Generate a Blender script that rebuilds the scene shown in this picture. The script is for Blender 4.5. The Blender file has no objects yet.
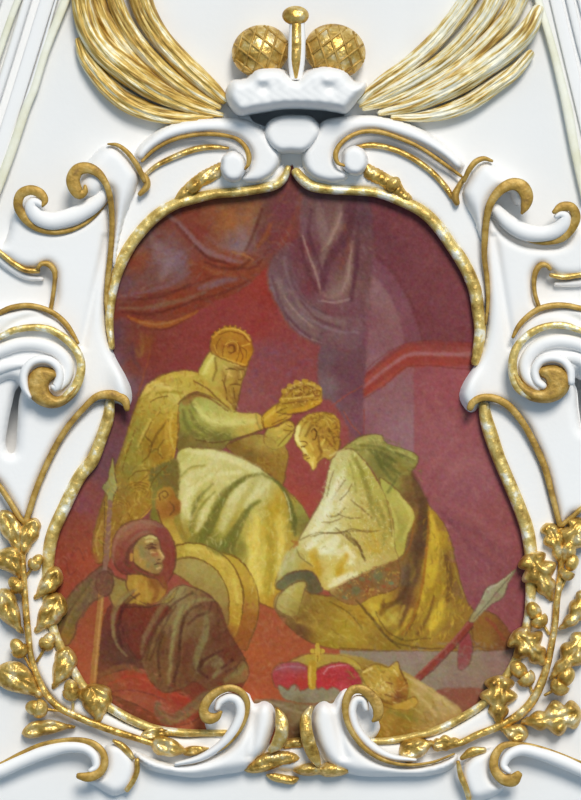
import bpy, math, random
import numpy as np
from mathutils import Vector
from mathutils.geometry import delaunay_2d_cdt

random.seed(7)
rng = np.random.default_rng(11)
C = bpy.context.scene.collection

# ------------------------------------------------------------------ camera, light, exposure
S = 0.005            # metres per photograph pixel on the wall plane
D = 12.0             # camera distance from the wall
cam_data = bpy.data.cameras.new('camera')
cam_data.sensor_fit = 'VERTICAL'
cam_data.sensor_height = 24.0
cam_data.lens = 24.0 * D / (800 * S)
cam = bpy.data.objects.new('camera', cam_data)
cam.location = (0, -D, 0)
cam.rotation_euler = (math.pi / 2, 0, 0)
C.objects.link(cam)
bpy.context.scene.camera = cam

world = bpy.data.worlds.new('world')
bpy.context.scene.world = world
world.use_nodes = True
wn = world.node_tree.nodes
wl = world.node_tree.links
bg = wn['Background']
tc = wn.new('ShaderNodeTexCoord')
sx = wn.new('ShaderNodeSeparateXYZ')
rp = wn.new('ShaderNodeValToRGB')
mr = wn.new('ShaderNodeMapRange')
wl.new(tc.outputs['Generated'], sx.inputs[0])
wl.new(sx.outputs['Z'], mr.inputs['Value'])
mr.inputs['From Min'].default_value = -1
mr.inputs['From Max'].default_value = 1
wl.new(mr.outputs[0], rp.inputs[0])
rp.color_ramp.elements[0].color = (0.40, 0.54, 0.68, 1)
rp.color_ramp.elements[1].color = (0.56, 0.78, 1.0, 1)
wl.new(rp.outputs[0], bg.inputs['Color'])
bg.inputs['Strength'].default_value = 0.48


sd = bpy.data.lights.new('daylight', 'SUN')
sd.energy = 2.85
sd.angle = math.radians(22)
sd.color = (1.0, 0.955, 0.885)
so = bpy.data.objects.new('daylight', sd)
so.rotation_euler = (Vector((0, 0, 0)) - Vector((1.4, -7.0, 5.2))).to_track_quat('-Z', 'Y').to_euler()
so.location = (1.4, -7.0, 5.2)
C.objects.link(so)
vs = bpy.context.scene.view_settings
vs.view_transform = 'Standard'
vs.look = 'None'
vs.gamma = 1.0
vs.exposure = 0.0
vs.use_curve_mapping = False

# ------------------------------------------------------------------ helpers


def P(px, py, d):
    """A point of the wall relief: photograph pixel and height above the wall (in pixels) -> metres."""
    k = (D - d * S) / D
    return ((px - 290.5) * S * k, -d * S, (400 - py) * S * k)


def pts(s):
    if isinstance(s, str):
        v = [float(q) for q in s.replace(',', ' ').split()]
        return [(v[i], v[i + 1]) for i in range(0, len(v), 2)]
    return [tuple(q) for q in s]


def wpts(s):
    v = [float(q) for q in s.replace(',', ' ').split()]
    return [tuple(v[i:i + 3]) for i in range(0, len(v), 3)]


def catmull(p, closed=False, step=2.0):
    p = np.array(p, float)
    n = len(p)
    out = []
    segs = n if closed else n - 1
    for i in range(segs):
        p1 = p[i]
        p2 = p[(i + 1) % n]
        p0 = p[(i - 1) % n] if (closed or i > 0) else 2 * p1 - p2
        p3 = p[(i + 2) % n] if (closed or i + 2 < n) else 2 * p2 - p1
        L = np.linalg.norm((p2 - p1)[:2])
        k = max(1, int(round(L / step)))
        # centripetal-ish: damp tangents for uneven spacing
        d0 = max(np.linalg.norm((p1 - p0)[:2]), 1e-6) ** .5
        d1 = max(L, 1e-6) ** .5
        d2 = max(np.linalg.norm((p3 - p2)[:2]), 1e-6) ** .5
        m1 = d1 * ((p1 - p0) / d0 - (p2 - p0) / (d0 + d1) + (p2 - p1) / d1)
        m2 = d1 * ((p2 - p1) / d1 - (p3 - p1) / (d1 + d2) + (p3 - p2) / d2)
        for j in range(k):
            t = j / k
            out.append((2 * t**3 - 3 * t**2 + 1) * p1 + (t**3 - 2 * t**2 + t) * m1 + (-2 * t**3 + 3 * t**2) * p2 + (t**3 - t**2) * m2)
    if not closed:
        out.append(p[-1])
    return np.array(out)


def inside(poly, X, Y):
    """Even-odd test of points in a polygon, vectorised."""
    r = np.zeros(X.shape, bool)
    n = len(poly)
    for i in range(n):
        x1, y1 = poly[i][:2]
        x2, y2 = poly[(i + 1) % n][:2]
        if y1 == y2:
            continue
        c = ((y1 > Y) != (y2 > Y)) & (X < (x2 - x1) * (Y - y1) / (y2 - y1) + x1)
        r ^= c
    return r


def dist_poly(poly, X, Y):
    a = np.array(poly)[:, :2]
    b = np.roll(a, -1, 0)
    best = np.full(X.shape, 1e9)
    for (x1, y1), (x2, y2) in zip(a, b):
        dx, dy = x2 - x1, y2 - y1
        l2 = dx * dx + dy * dy + 1e-12
        t = np.clip(((X - x1) * dx + (Y - y1) * dy) / l2, 0, 1)
        best = np.minimum(best, (X - x1 - t * dx) ** 2 + (Y - y1 - t * dy) ** 2)
    return np.sqrt(best)


def label(o, lab=None, cat=None, group=None, kind=None):
    if lab:
        o['label'] = lab
    if cat:
        o['category'] = cat
    if group:
        o['group'] = group
    if kind:
        o['kind'] = kind
    return o


class MB:
    """Collects relief geometry (in photograph pixels + height) and links it as ONE mesh object."""

    def __init__(self):
        self.v = []
        self.f = []
        self.run = {}

    def relief(self, outline, base, top, R, smooth=True, fn=None, holes=(), skirt=0.0, grid=3.0, step=2.2):
        ol = catmull(pts(outline), True, step) if smooth else np.array(pts(outline))
        hs = [catmull(pts(h), True, step) for h in holes]
        x0, y0 = ol.min(0)
        x1, y1 = ol.max(0)
        gx, gy = np.meshgrid(np.arange(x0, x1, grid), np.arange(y0, y1, grid * .87))
        gx = gx + (np.arange(gx.shape[0]) % 2)[:, None] * grid / 2
        gx, gy = gx.ravel(), gy.ravel()
        ins = inside(ol, gx, gy) & (dist_poly(ol, gx, gy) > grid * .45)
        for h in hs:
            ins &= ~inside(h, gx, gy) & (dist_poly(h, gx, gy) > grid * .45)
        vv = [Vector((float(a), float(b))) for a, b in ol]
        ee = [(i, (i + 1) % len(ol)) for i in range(len(ol))]
        for h in hs:
            k = len(vv)
            vv += [Vector((float(a), float(b))) for a, b in h]
            ee += [(k + i, k + (i + 1) % len(h)) for i in range(len(h))]
        vv += [Vector((float(a), float(b))) for a, b in zip(gx[ins], gy[ins])]
        ov, oe, of = delaunay_2d_cdt(vv, ee, [], 0, 1e-4)[:3]
        V = np.array([(q[0], q[1]) for q in ov])
        F = np.array([tuple(f) for f in of if len(f) == 3])
        cen = V[F].mean(1)
        keep = inside(ol, cen[:, 0], cen[:, 1])
        for h in hs:
            keep &= ~inside(h, cen[:, 0], cen[:, 1])
        F = F[keep]
        d = dist_poly(ol, V[:, 0], V[:, 1])
        for h in hs:
            d = np.minimum(d, dist_poly(h, V[:, 0], V[:, 1]))
        u = np.clip(d / R, 0, 1)
        H = base + (top - base) * np.sqrt(np.clip(1 - (1 - u) ** 2, 0, 1))
        if fn:
            H = fn(V[:, 0], V[:, 1], d, H)
        # orient towards the viewer
        k = len(self.v)
        for (a, b), h in zip(V, H):
            self.v.append(P(a, b, h))
        edges = {}
        for f in F:
            a, b, c = f
            ar = (V[b] - V[a])[0] * (V[c] - V[a])[1] - (V[b] - V[a])[1] * (V[c] - V[a])[0]
            if ar > 0:
                f = (a, c, b)
            f = tuple(int(q) for q in f)
            self.f.append(tuple(k + q for q in f))
            for i in range(3):
                e = (f[i], f[(i + 1) % 3])
                if (e[1], e[0]) in edges:
                    del edges[(e[1], e[0])]
                else:
                    edges[e] = 1
        if skirt is not None:
            m = {}
            for a, b in edges:
                for q in (a, b):
                    if q not in m:
                        m[q] = len(self.v)
                        self.v.append(P(V[q][0], V[q][1], H[q]))
                        self.v.append(P(V[q][0], V[q][1], skirt))
                self.f.append((m[b], m[a], m[a] + 1, m[b] + 1))
        return self

    def bead(self, path, d=10, h=None, power=1.0, n=12, ridges=0, amp=0.15, k_h=0.5, step=2.0, round_ends=True, wob=0.0, wk=1.0):
        """A moulding swept along a path of (x, y, width); d = height of its middle, h = half thickness."""
        p = catmull(wpts(path) if isinstance(path, str) else path, False, step)
        p[:, 2] *= wk
        m = len(p)
        dd = np.interp(np.linspace(0, 1, m), np.linspace(0, 1, len(d)), d) if hasattr(d, '__len__') else np.full(m, float(d))
        T = np.gradient(p[:, :2], axis=0)
        T /= np.linalg.norm(T, axis=1)[:, None] + 1e-9
        rings = []
        L = [(0, T[0], s) for s in (.35, .75)] if round_ends else []
        seq = [(i, 1.0, 0.0) for i in range(m)]
        if round_ends:
            seq = [(0, .45, -.42), (0, .8, -.28)] + seq + [(m - 1, .8, .28), (m - 1, .45, .42)]
        ph = random.random() * 6
        for i, sc, off in seq:
            w = max(p[i, 2], .3)
            c = p[i, :2] + T[i] * off * w
            N = np.array((-T[i][1], T[i][0]))
            hh = (h if h is not None else w * k_h)
            if wob:
                hh = hh * (1 + wob * math.sin(i * .9 + ph) * math.sin(i * .37 + ph * 2))
            ring = []
            for j in range(n):
                a = 2 * math.pi * j / n
                ca, sa = math.cos(a), math.sin(a)
                ca = math.copysign(abs(ca) ** power, ca)
                sa = math.copysign(abs(sa) ** power, sa)
                r = 1.0
                z = sa * hh * sc
                if ridges and sa > 0:
                    z *= 1 - amp + amp * math.cos(ridges * math.pi * ca + ph)
                q = c + N * ca * w / 2 * sc
                ring.append(P(q[0], q[1], max(.3, dd[i] + z)))
            rings.append(ring)
        k = len(self.v)
        arc = np.concatenate([[0], np.cumsum(np.linalg.norm(np.diff(p[:, :2], axis=0), axis=1))])
        for (i, _, off), r in zip(seq, rings):
            for j in range(n):
                self.run[len(self.v) + j] = (math.cos(2 * math.pi * j / n) * p[i, 2] * S, (arc[i] + off * p[i, 2]) * S, ph)
            self.v += r
        for i in range(len(rings) - 1):
            for j in range(n):
                a, b = k + i * n + j, k + i * n + (j + 1) % n
                self.f.append((a, b, b + n, a + n))
        self.f.append(tuple(k + j for j in reversed(range(n))))
        e = k + (len(rings) - 1) * n
        self.f.append(tuple(e + j for j in range(n)))
        return self

    def ell(self, cx, cy, d, rx, ry, rd, rot=0.0, nu=20, nv=12, v0=-.5, v1=.5, fn=None):
        """An ellipsoid, its long axis ry turned by rot in the wall plane; v0..v1 cuts it along that axis."""
        k = len(self.v)
        cr, sr = math.cos(rot), math.sin(rot)
        for i in range(nv + 1):
            la = math.pi * (v0 + (v1 - v0) * i / nv)
            for j in range(nu):
                lo = 2 * math.pi * j / nu
                x, y, z = rx * math.cos(la) * math.cos(lo), ry * math.sin(la), rd * math.cos(la) * math.sin(lo)
                if fn:
                    s = fn(la, lo)
                    x, y, z = x * s, y * s, z * s
                self.v.append(P(cx + x * cr - y * sr, cy + x * sr + y * cr, d + z))
        for i in range(nv):
            for j in range(nu):
                a, b = k + i * nu + j, k + i * nu + (j + 1) % nu
                self.f.append((a, a + nu, b + nu, b))
        self.f.append(tuple(k + j for j in range(nu)))
        self.f.append(tuple(k + nv * nu + j for j in reversed(range(nu))))
        return self

    def build(self, name, mat, parent=None, origin=None):
        me = bpy.data.meshes.new(name)
        if parent is not None:
            o3 = root_loc(parent)
        else:
            a = np.array(self.v)
            o3 = np.array(origin) if origin is not None else np.array((a[:, 0].mean(), 0, a[:, 2].mean()))
        v = np.array(self.v) - o3
        me.from_pydata([tuple(q) for q in v], [], self.f)
        if self.run:
            at = me.attributes.new('run', 'FLOAT_VECTOR', 'POINT')
            for q, w in self.run.items():
                at.data[q].vector = w
        me.validate()
        import bmesh as _b
        bm = _b.new()
        bm.from_mesh(me)
        _b.ops.dissolve_degenerate(bm, dist=1e-7, edges=bm.edges)
        bm.to_mesh(me)
        bm.free()
        me.shade_smooth()
        me.materials.append(mat)
        o = bpy.data.objects.new(name, me)
        C.objects.link(o)
        if parent is not None:
            o.parent = parent
        else:
            o.location = o3
        return o


def root_loc(o):
    while o.parent:
        o = o.parent
    return np.array(o.location)


def thing(name, lab, cat, px, py, group=None):
    o = bpy.data.objects.new(name, None)
    o.empty_display_size = .05
    o.location = P(px, py, 0)
    C.objects.link(o)
    return label(o, lab, cat, group)


# ------------------------------------------------------------------ materials
def mat_new(name):
    m = bpy.data.materials.new(name)
    m.use_nodes = True
    nt = m.node_tree
    return m, nt, nt.nodes['Principled BSDF']


def stucco(name, col, var=0.02, rough=0.65, bump=0.15, scale=6):
    m, nt, b = mat_new(name)
    N, L = nt.nodes, nt.links
    t = N.new('ShaderNodeTexCoord')
    n1 = N.new('ShaderNodeTexNoise')
    n1.inputs['Scale'].default_value = scale
    n1.inputs['Detail'].default_value = 5
    L.new(t.outputs['Object'], n1.inputs['Vector'])
    r = N.new('ShaderNodeValToRGB')
    r.color_ramp.elements[0].position = .3
    r.color_ramp.elements[1].position = .7
    r.color_ramp.elements[0].color = (*[c * (1 - var) for c in col], 1)
    r.color_ramp.elements[1].color = (*col, 1)
    L.new(n1.outputs['Fac'], r.inputs[0])
    L.new(r.outputs[0], b.inputs['Base Color'])
    n2 = N.new('ShaderNodeTexNoise')
    n2.inputs['Scale'].default_value = 40
    n2.inputs['Detail'].default_value = 4
    L.new(t.outputs['Object'], n2.inputs['Vector'])
    bp = N.new('ShaderNodeBump')
    bp.inputs['Strength'].default_value = bump
    bp.inputs['Distance'].default_value = .006
    L.new(n2.outputs['Fac'], bp.inputs['Height'])
    L.new(bp.outputs[0], b.inputs['Normal'])
    b.inputs['Roughness'].default_value = rough
    b.inputs['Specular IOR Level'].default_value = .25
    return m


def gilt(name, stops, metal=0.75, rough=0.34, scale=9, stretch=(1, 1, 1), bump=.35, bscale=55, bdist=.006, run=False):
    """Gold leaf, rubbed thin in places: a noise picks between the leaf and cream, for bared ground and for painted-in highlights."""
    m, nt, b = mat_new(name)
    N, L = nt.nodes, nt.links
    t = N.new('ShaderNodeTexCoord')
    mp = N.new('ShaderNodeMapping')
    mp.inputs['Scale'].default_value = stretch
    if run:
        an = N.new('ShaderNodeAttribute')
        an.attribute_name = 'run'
        L.new(an.outputs['Vector'], mp.inputs['Vector'])
    else:
        L.new(t.outputs['Object'], mp.inputs['Vector'])
    n1 = N.new('ShaderNodeTexNoise')
    n1.inputs['Scale'].default_value = scale
    n1.inputs['Detail'].default_value = 6
    n1.inputs['Roughness'].default_value = .62
    L.new(mp.outputs[0], n1.inputs['Vector'])
    r = N.new('ShaderNodeValToRGB')
    els = r.color_ramp.elements
    els[0].position, els[0].color = stops[0][0], (*stops[0][1], 1)
    els[1].position, els[1].color = stops[-1][0], (*stops[-1][1], 1)
    for p_, c_ in stops[1:-1]:
        e = els.new(p_)
        e.color = (*c_, 1)
    L.new(n1.outputs['Fac'], r.inputs[0])
    L.new(r.outputs[0], b.inputs['Base Color'])
    n2 = N.new('ShaderNodeTexNoise')
    n2.inputs['Scale'].default_value = bscale
    n2.inputs['Detail'].default_value = 3
    L.new(mp.outputs[0], n2.inputs['Vector'])
    bp = N.new('ShaderNodeBump')
    bp.inputs['Strength'].default_value = bump
    bp.inputs['Distance'].default_value = bdist
    L.new(n2.outputs['Fac'], bp.inputs['Height'])
    L.new(bp.outputs[0], b.inputs['Normal'])
    b.inputs['Metallic'].default_value = metal
    b.inputs['Roughness'].default_value = rough
    return m


M_WALL = stucco('wall_plaster', (0.86, 0.85, 0.835), .03, bump=.1, scale=2.5)
M_WHITE = stucco('white_stucco', (0.90, 0.882, 0.862), .015)
M_GOLD = gilt('gold_leaf', [(.30, (.22, .11, .02)), (.42, (.50, .29, .05)), (.54, (.72, .49, .14)), (.74, (.95, .88, .64))], metal=.58, rough=.38, scale=12, bump=.8, bscale=32, bdist=.012)  # cream end of the ramp paints specular highlights into the leaf colour
M_OCHRE = gilt('matt_gold_leaf', [(.32, (.27, .15, .03)), (.48, (.46, .27, .045)), (.70, (.64, .44, .14))], metal=.3, rough=.55, scale=16, bump=.6)
M_BEAD = gilt('highlit_gold_leaf', [(.30, (.30, .17, .03)), (.42, (.56, .38, .09)), (.53, (.76, .58, .20)), (.63, (.95, .91, .74))], metal=.35, rough=.45, scale=12, bump=.7, bscale=30, bdist=.01)  # cream mottling puts the bead's bright highlights into its colour
M_PALM = gilt('worn_gold_leaf', [(.34, (.30, .16, .03)), (.42, (.62, .40, .09)), (.48, (.84, .69, .32)), (.55, (.95, .90, .72))], metal=.2, rough=.5, scale=4.5, stretch=(7, 1, 1), bump=1.0, bscale=9, bdist=.012, run=True)
M_LEAFGOLD = gilt('golden_worn_leaf', [(.34, (.28, .15, .03)), (.44, (.56, .34, .06)), (.52, (.76, .55, .16)), (.62, (.95, .88, .64))], metal=.25, rough=.48, scale=4.5, stretch=(7, 1, 1), bump=1.0, bscale=9, bdist=.012, run=True)
M_PALE = gilt('pale_faded_gold', [(.35, (.78, .75, .56)), (.55, (.86, .84, .70)), (.75, (.90, .90, .83))], metal=.1, rough=.5, scale=5, bump=.15)

# ------------------------------------------------------------------ the setting: wall and its corner mouldings
def box(name, x0, x1, y0, y1, d0, d1, mat):
    mb = MB()
    c = [(x0, y0), (x1, y0), (x1, y1), (x0, y1)]
    mb.v = [P(x, y, d0) for x, y in c] + [P(x, y, d1) for x, y in c]
    mb.f = [(3, 2, 1, 0), (4, 5, 6, 7), (0, 1, 5, 4), (1, 2, 6, 5), (2, 3, 7, 6), (3, 0, 4, 7)]
    o = mb.build(name, mat)
    o.data.shade_flat()
    return o


SLOTS = ['23 380 19 400 17 430 14 454 9 455 5 445 7 425 11 402 16 387', '571 374 577 390 579 410 584 432 592 434 592 385 580 378',
         '247 106 296 104 347 106 341 120 326 128 312 138 296 142 281 138 268 128 252 120']  # last opening is added behind the hat brim to deepen the shade there
mb = MB().relief('-120 -120 700 -120 700 920 -120 920', 0, 0, 5, smooth=False, holes=SLOTS, skirt=-34, grid=40)
c0 = [(-120, -120), (700, -120), (700, 920), (-120, 920)]
k0 = len(mb.v)
mb.v += [P(x, y, -34) for x, y in c0] + [P(x, y, -40) for x, y in c0]
mb.f += [(k0, k0 + 1, k0 + 2, k0 + 3), (k0 + 7, k0 + 6, k0 + 5, k0 + 4)] + [(k0 + i, k0 + (i + 1) % 4, k0 + 4 + (i + 1) % 4, k0 + 4 + i) for i in range(4)]
wall = mb.build('wall_back', M_WALL)
wall.data.shade_flat()
label(wall, 'pale grey white plaster wall behind all the ornaments', 'wall', kind='structure')


def trim(name, lab, whites, golds):
    mb = MB()
    for path, d, h, pw in whites:
        mb.bead(path, d=d, h=h, power=pw, n=16, round_ends=False, step=8)
    t = mb.build(name, M_WHITE)
    label(t, lab, 'wall moulding', kind='structure')
    for path in golds:
        MB().bead(path, d=6, h=3.2, power=.55, n=14, round_ends=False, step=5).build('gilt_fillet', M_PALE, t)


trim('trim_1', 'white ribbed moulding slanting down the top left corner with pale gilt fillets',
     [('52 -16 14, 24 75 14, 2 145 14, -22 220 14', 3, 5, .5), ('32 -16 9, 4 75 9, -20 150 9', 2, 6, .8), ('2 -16 10, -22 60 10', 2, 6, .8),
      ('61 -16 3, 34 75 3, 8 150 3, -10 200 3', 5, 3, 1)],
     ['71 -16 8, 64 4 9, 46 50 8, 33 92 8, 28 103 8.5, 9 158 9.5, -14 218 10', '25 -16 7, 14 10 7, 2 44 7, -10 80 7'])
trim('trim_2', 'white ribbed moulding slanting down the top right corner with one pale gilt fillet',
     [('552 -16 12, 570 60 12, 582 110 12, 600 190 12', 1, 3, .5), ('566 -16 8, 582 50 8, 600 110 8', 1, 3.5, .7), ('577 -16 8, 592 40 8', 1, 3.5, .7)],
     ['534 -16 9, 540 6 8, 552 46 8, 563 90 9, 568 112 10, 575 150 9, 586 200 9'])

# ------------------------------------------------------------------ broad white stucco panels of the cartouche
t = thing('stucco_cartouche', 'flat white stucco body of the frame, behind the scrolls and around the painting', 'picture frame', 295, 430)
MB().relief('20 206 36 222 60 228 84 219 104 202 110 212 111 230 109 262 106 300 107 330 113 350 120 364 127 377 132 390 132 402 127 409 118 404 104 401 92 404 80 413 70 424 58 442 46 466 36 490 27 518 24 522 16 512 0 486 -10 474 -12 440 -12 400 -12 350 -10 312 20 306 46 310 54 300 55 285 54 272 48 265 36 269 20 268 0 256 -12 250 -11 245 3 243 8 232 12 215',
                0, 15, 11, holes=['22 384 19 400 17 430 14 452 10 453 6 445 8 425 12 405 16 390'],
                fn=lambda x, y, d, h: h + 9 * np.exp(-(((x - 122) / 12) ** 2 + ((y - 382) / 26) ** 2)) * np.clip(d / 6, 0, 1) - 4 * np.exp(-((x - (97 - (y - 280) * .22)) / 4) ** 2) * (y > 235) * (y < 350) * np.clip(d / 6, 0, 1)
                ).build('side_panel', M_WHITE, t)
MB().relief('489 212 502 230 520 241 545 246 565 242 576 228 592 226 592 272 560 277 548 270 541 266 535 273 534 285 538 304 552 305 592 304 592 508 572 516 561 526 556 510 552 494 545 468 537 448 525 424 515 412 503 404 490 402 481 404 476 411 470 413 463 407 458.5 396 462 384 470 371 476 362 484 340 487 310 486 285 484 250 486 225',
                0, 15, 11, holes=['571 376 576 390 578 410 583 430 588 430 588 385 580 380'],
                fn=lambda x, y, d, h: h + 9 * np.exp(-(((x - 470) / 12) ** 2 + ((y - 388) / 26) ** 2)) * np.clip(d / 6, 0, 1) - 4 * np.exp(-((x - (501 + (y - 280) * .16)) / 4) ** 2) * (y > 235) * (y < 350) * np.clip(d / 6, 0, 1)
                ).build('side_panel', M_WHITE, t)

MB().relief('96 401 84 410 70 425 58 443 46 467 36 491 28 520 24 560 24 600 28 640 38 676 60 706 90 722 130 738 190 754 224 754 224 736 180 736 140 727 112 714 86 697 71 674 55 643 47 611 46 580 47 556 50 538 63 508 79 476 95 444 107 415 108 403',
                0, 10, 7).build('lower_band', M_WHITE, t)
MB().relief('487 403 497 401 507 405 525 424 537 448 545 468 552 494 557 515 561 540 561 570 557 600 555 630 551 650 546 674 536 696 521 714 500 727 470 740 437 752 400 760 364 754 364 744 409 740 437 732 463 720 486 704 506 679 519 656 529 620 532 590 532 554 528 528 520 506 510 482 500 458 492 434 485 414',
                0, 10, 7).build('lower_band', M_WHITE, t)
MB().relief('108 285 111 250 113 225 113 205 120 188 132 172 142 162 154 152 170 142 190 136 212 134 232 138 246 148 262 170 284 164 284 176 275 184 258 188 238 191 215 193 196 197 176 203 156 215 142 229 130 245 121 262 115 279 110 304',
                0, 10, 8).build('upper_band', M_WHITE, t)
MB().relief('488 300 486 260 484 236 486 212 478 196 466 184 454 172 442 162 421 147 399 138 377 132 360 133 347 140 334 156 318 170 298 166 297 173 308 184 333 189 375 191 399 199 424 211 440 227 454 247 467 267 476 289 480 312',
                0, 10, 8).build('upper_band', M_WHITE, t)

# ------------------------------------------------------------------ the gilt moulding around the painting, in four lengths
for lab, path in [
    ('gilt half-round moulding curving over the painting\'s upper left edge', '288 168 5, 284 178 7, 275 185 8, 258 189 8, 238 192 8, 215 194 8, 196 198 9, 176 204 9, 156 216 10, 142 230 10, 130 246 10, 121 263 10, 115 280 9, 111 300 8, 109.5 322 7, 112 347 5'),
    ('gilt half-round moulding curving over the painting\'s upper right edge', '296 172 8, 303 180 9, 312 186 9, 333 189.6 8, 363 191 8, 378 193 8, 399 200 9, 423 212 10, 439 228 10, 453 248 10, 459 256 11, 468 272 11, 475 290 11, 478 310 10.5, 480 330 10, 478 348 9, 475 362 7'),
    ('gilt half-round moulding down the painting\'s lower left edge to the bottom scroll', '110 402 8, 108 418 10, 100 442 10, 92 461 11, 80 476 11, 64 508 11, 54 530 11, 50 545 11, 48 566 10, 47 590 9, 49 610 9, 53 628 8, 59 644 8, 74 672 8, 86 690 8, 112 709 8, 136 722 8, 156 729 7, 180 732.5 7, 206 733 6, 226 733 6'),
    ('gilt half-round moulding down the painting\'s lower right edge to the bottom scroll', '484 406 9, 486 418 11, 491 435 12, 499 458 11, 509 482 11, 519 506 11, 527 529 11.5, 531 554 11, 531 576 10, 530.5 598 9, 528 620 8, 518 656 8, 505 678 7, 485 702 7, 461 718 7, 437 730 7, 409 737.5 6.5, 385 741 6, 362 741 5')]:
    b = MB().bead(path, d=9, h=6.5, n=16, wob=.05, wk=1.2).build('gilded_moulding', M_BEAD)
    label(b, lab, 'gilt moulding', 'gilded mouldings around the painting')

# ------------------------------------------------------------------ ornaments at the top: block, crowning scrolls, gilt twigs
b = MB().relief('263 134 268 122 279 116 296 114.5 312 117 322 131 316 144 304 153.5 291 153.5 279 153.5 268 146', 0, 30, 7).build('bridge_block', M_WHITE)
label(b, 'white rounded stucco block between the two crowning scrolls, below the white fur brim', 'stucco block')

t = thing('crowning_scroll', 'white arching scroll with gilt lines at the painting\'s top left, below the left palm frond', 'scroll ornament', 240, 140, 'crowning scrolls')
MB().relief('139 163 134 156 137 148 148 137 166 125 186 119.5 212 117 240 118 257 124 267 132 275 145 281 155 280 166 273 176 261 183 246 184 238 179 246 170 250 158 246 147 234 138 210 135 188 137 170 142 154 151 144 161', 0, 24, 8).relief('219.5 166 223 155 233 150 242 153.5 247 162 246 174 239 182 228 182 221 175', 6, 33, 6).build('scroll_body', M_WHITE, t)
MB().bead('142 161 3, 154 150 3.5, 170 141 4, 188 136 4, 210 134 4.5, 232 137 4, 240 141 4.5, 246 148 5, 249 157 5.5, 248 165 4, 245 169 2.5', d=[17, 19, 20, 21, 24, 28, 28], power=.8).build('gilt_edge', M_OCHRE, t)
MB().bead('143 177 4, 156 166 5, 174 157 6, 196 149 6.5, 214 147 5.5, 228 148 3', d=12, h=4).build('gilt_line', M_GOLD, t)
MB().bead('141 173 5, 146 178 6, 147 186 7, 140 194 5', d=16, h=5).build('gilt_curl', M_OCHRE, t)
t = thing('crowning_scroll', 'white arching scroll with gilt lines at the painting\'s top right, below the right palm frond', 'scroll ornament', 342, 140, 'crowning scrolls')
MB().relief('465 165 460 172 455 170 443 160 421 147 399 138.5 377 132.5 361 133 348 138 339 146 336 157 341 166 350 173 347 181 335 184 323 183 311 178 303 168 302 154 309 141 316 129 323 121 338 117 368 114.5 399 119.5 425 130.5 449 147', 0, 24, 8).relief('341 158 344 149 353 144.5 362 147 368 156 368 167 360 175.5 349 175 342 168', 6, 33, 6).build('scroll_body', M_WHITE, t)
MB().bead('461 176 3, 443 163 4, 421 148 4, 399 138 4.5, 377 131.5 5, 361 132 4.5, 348 137.5 4.5, 339 146 5, 335.5 155 5.5, 338 163 4, 344 165.5 3', d=[17, 19, 20, 21, 24, 28, 29], power=.8).build('gilt_edge', M_OCHRE, t)
MB().bead('356 147 4, 371 145 6, 391 148.5 6, 409 156 6, 427 168 6, 439 179 6, 447 189 6, 452 197 5', d=12, h=4).build('gilt_line', M_GOLD, t)
MB().bead('464 178 5, 458 188 6, 455 196 8, 457 203 6', d=14, h=5).build('gilt_curl', M_OCHRE, t)

for lab, ol, knob, ax in [
    ('gilt cut twig emerging beneath the left crowning scroll, pointing down left', '222 161 222 178 212 184 203 189 196 196 182 202 173 201 176 192 184 183 196 173 208 166', (194, 186), (222, 168, 177, 199)),
    ('gilt cut twig emerging beneath the right crowning scroll, pointing down right', '364 161 379 167 393 175 401 178 405 187 414 197 411 203 405 204 394 197 379 187 363 178', (393, 184), (363, 168, 410, 200))]:
    cx, cy = (ax[0] + ax[2]) / 2, (ax[1] + ax[3]) / 2
    t = thing('gilded_twig', lab, 'gilt twig', cx, cy, 'gilded twigs')
    MB().relief(ol, 2, 17, 8, grid=2.2, fn=lambda x, y, d, h: h + 1.2 * np.sin(x * .9 + y * .9) * np.clip(d / 3, 0, 1)).build('stem', M_GOLD, t)
    MB().ell(knob[0], knob[1], 16, 6, 8, 6, .8, fn=lambda a, b: 1 + .08 * math.sin(5 * b)).build('knot', M_GOLD, t)

# ------------------------------------------------------------------ volutes over the shoulders
t = thing('shoulder_volute', 'white volute with ochre gilt curl on the upper left shoulder of the frame', 'volute', 105, 170, 'shoulder volutes')
MB().relief('76 186 80 172 86 163 94 154 103 146 113 143 124 149 134 161 141 174 138 190 128 215 120 245 115 275 110 260 112 235 112 212 108 192 98 200 84 198', 0, 26, 14).build('volute_body', M_WHITE, t)
MB().bead('85 186 3, 85 191 6, 80 194 10, 75 188 12, 73 179 12.5, 78 170 11.5, 88 168 10, 98 173 8, 105.5 183 6, 110 197 5.5, 112 220 5, 111 248 5, 108.5 272 5, 106 300 3.5, 107 318 2', d=[27, 28, 28, 26, 20, 17, 14, 11, 9], h=4, power=.5, wk=1.12).build('gilt_curl', M_OCHRE, t)
MB().bead('108 144 2, 117 145 4, 126 151 5, 135 162 5.5, 141 173 5.5, 144 181 4', d=[20, 24, 24, 20], h=3.5, power=.7).build('gilt_edge', M_OCHRE, t)
t = thing('shoulder_volute', 'white volute with ochre gilt curl on the upper right shoulder of the frame', 'volute', 490, 180, 'shoulder volutes')
MB().relief('467 178 474 166 482 160 491 160 500 168 512 175 522 181 528 193 526 206 514 204 508 192 497 196 489 210 486 230 484 252 479 240 471 218 463 202 461 192', 0, 26, 14).build('volute_body', M_WHITE, t)
MB().bead('522 213 3, 525 207 8, 527 197 11.5, 522 187 12.5, 513 184 11, 503 188 9.5, 495 196 8, 489.5 206 7, 486.5 220 6, 485 236 6, 484.5 258 5, 487 278 4.5, 488 300 3.5, 486 324 2', d=[27, 28, 28, 26, 20, 17, 14, 11, 9], h=4, power=.5, wk=1.12).build('gilt_curl', M_OCHRE, t)
MB().bead('492 161 3, 484 158.5 5, 476 161.5 6, 469 170 5.5, 464 181 4', d=[20, 24, 24, 20], h=3.5, power=.7).build('gilt_edge', M_OCHRE, t)

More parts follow.
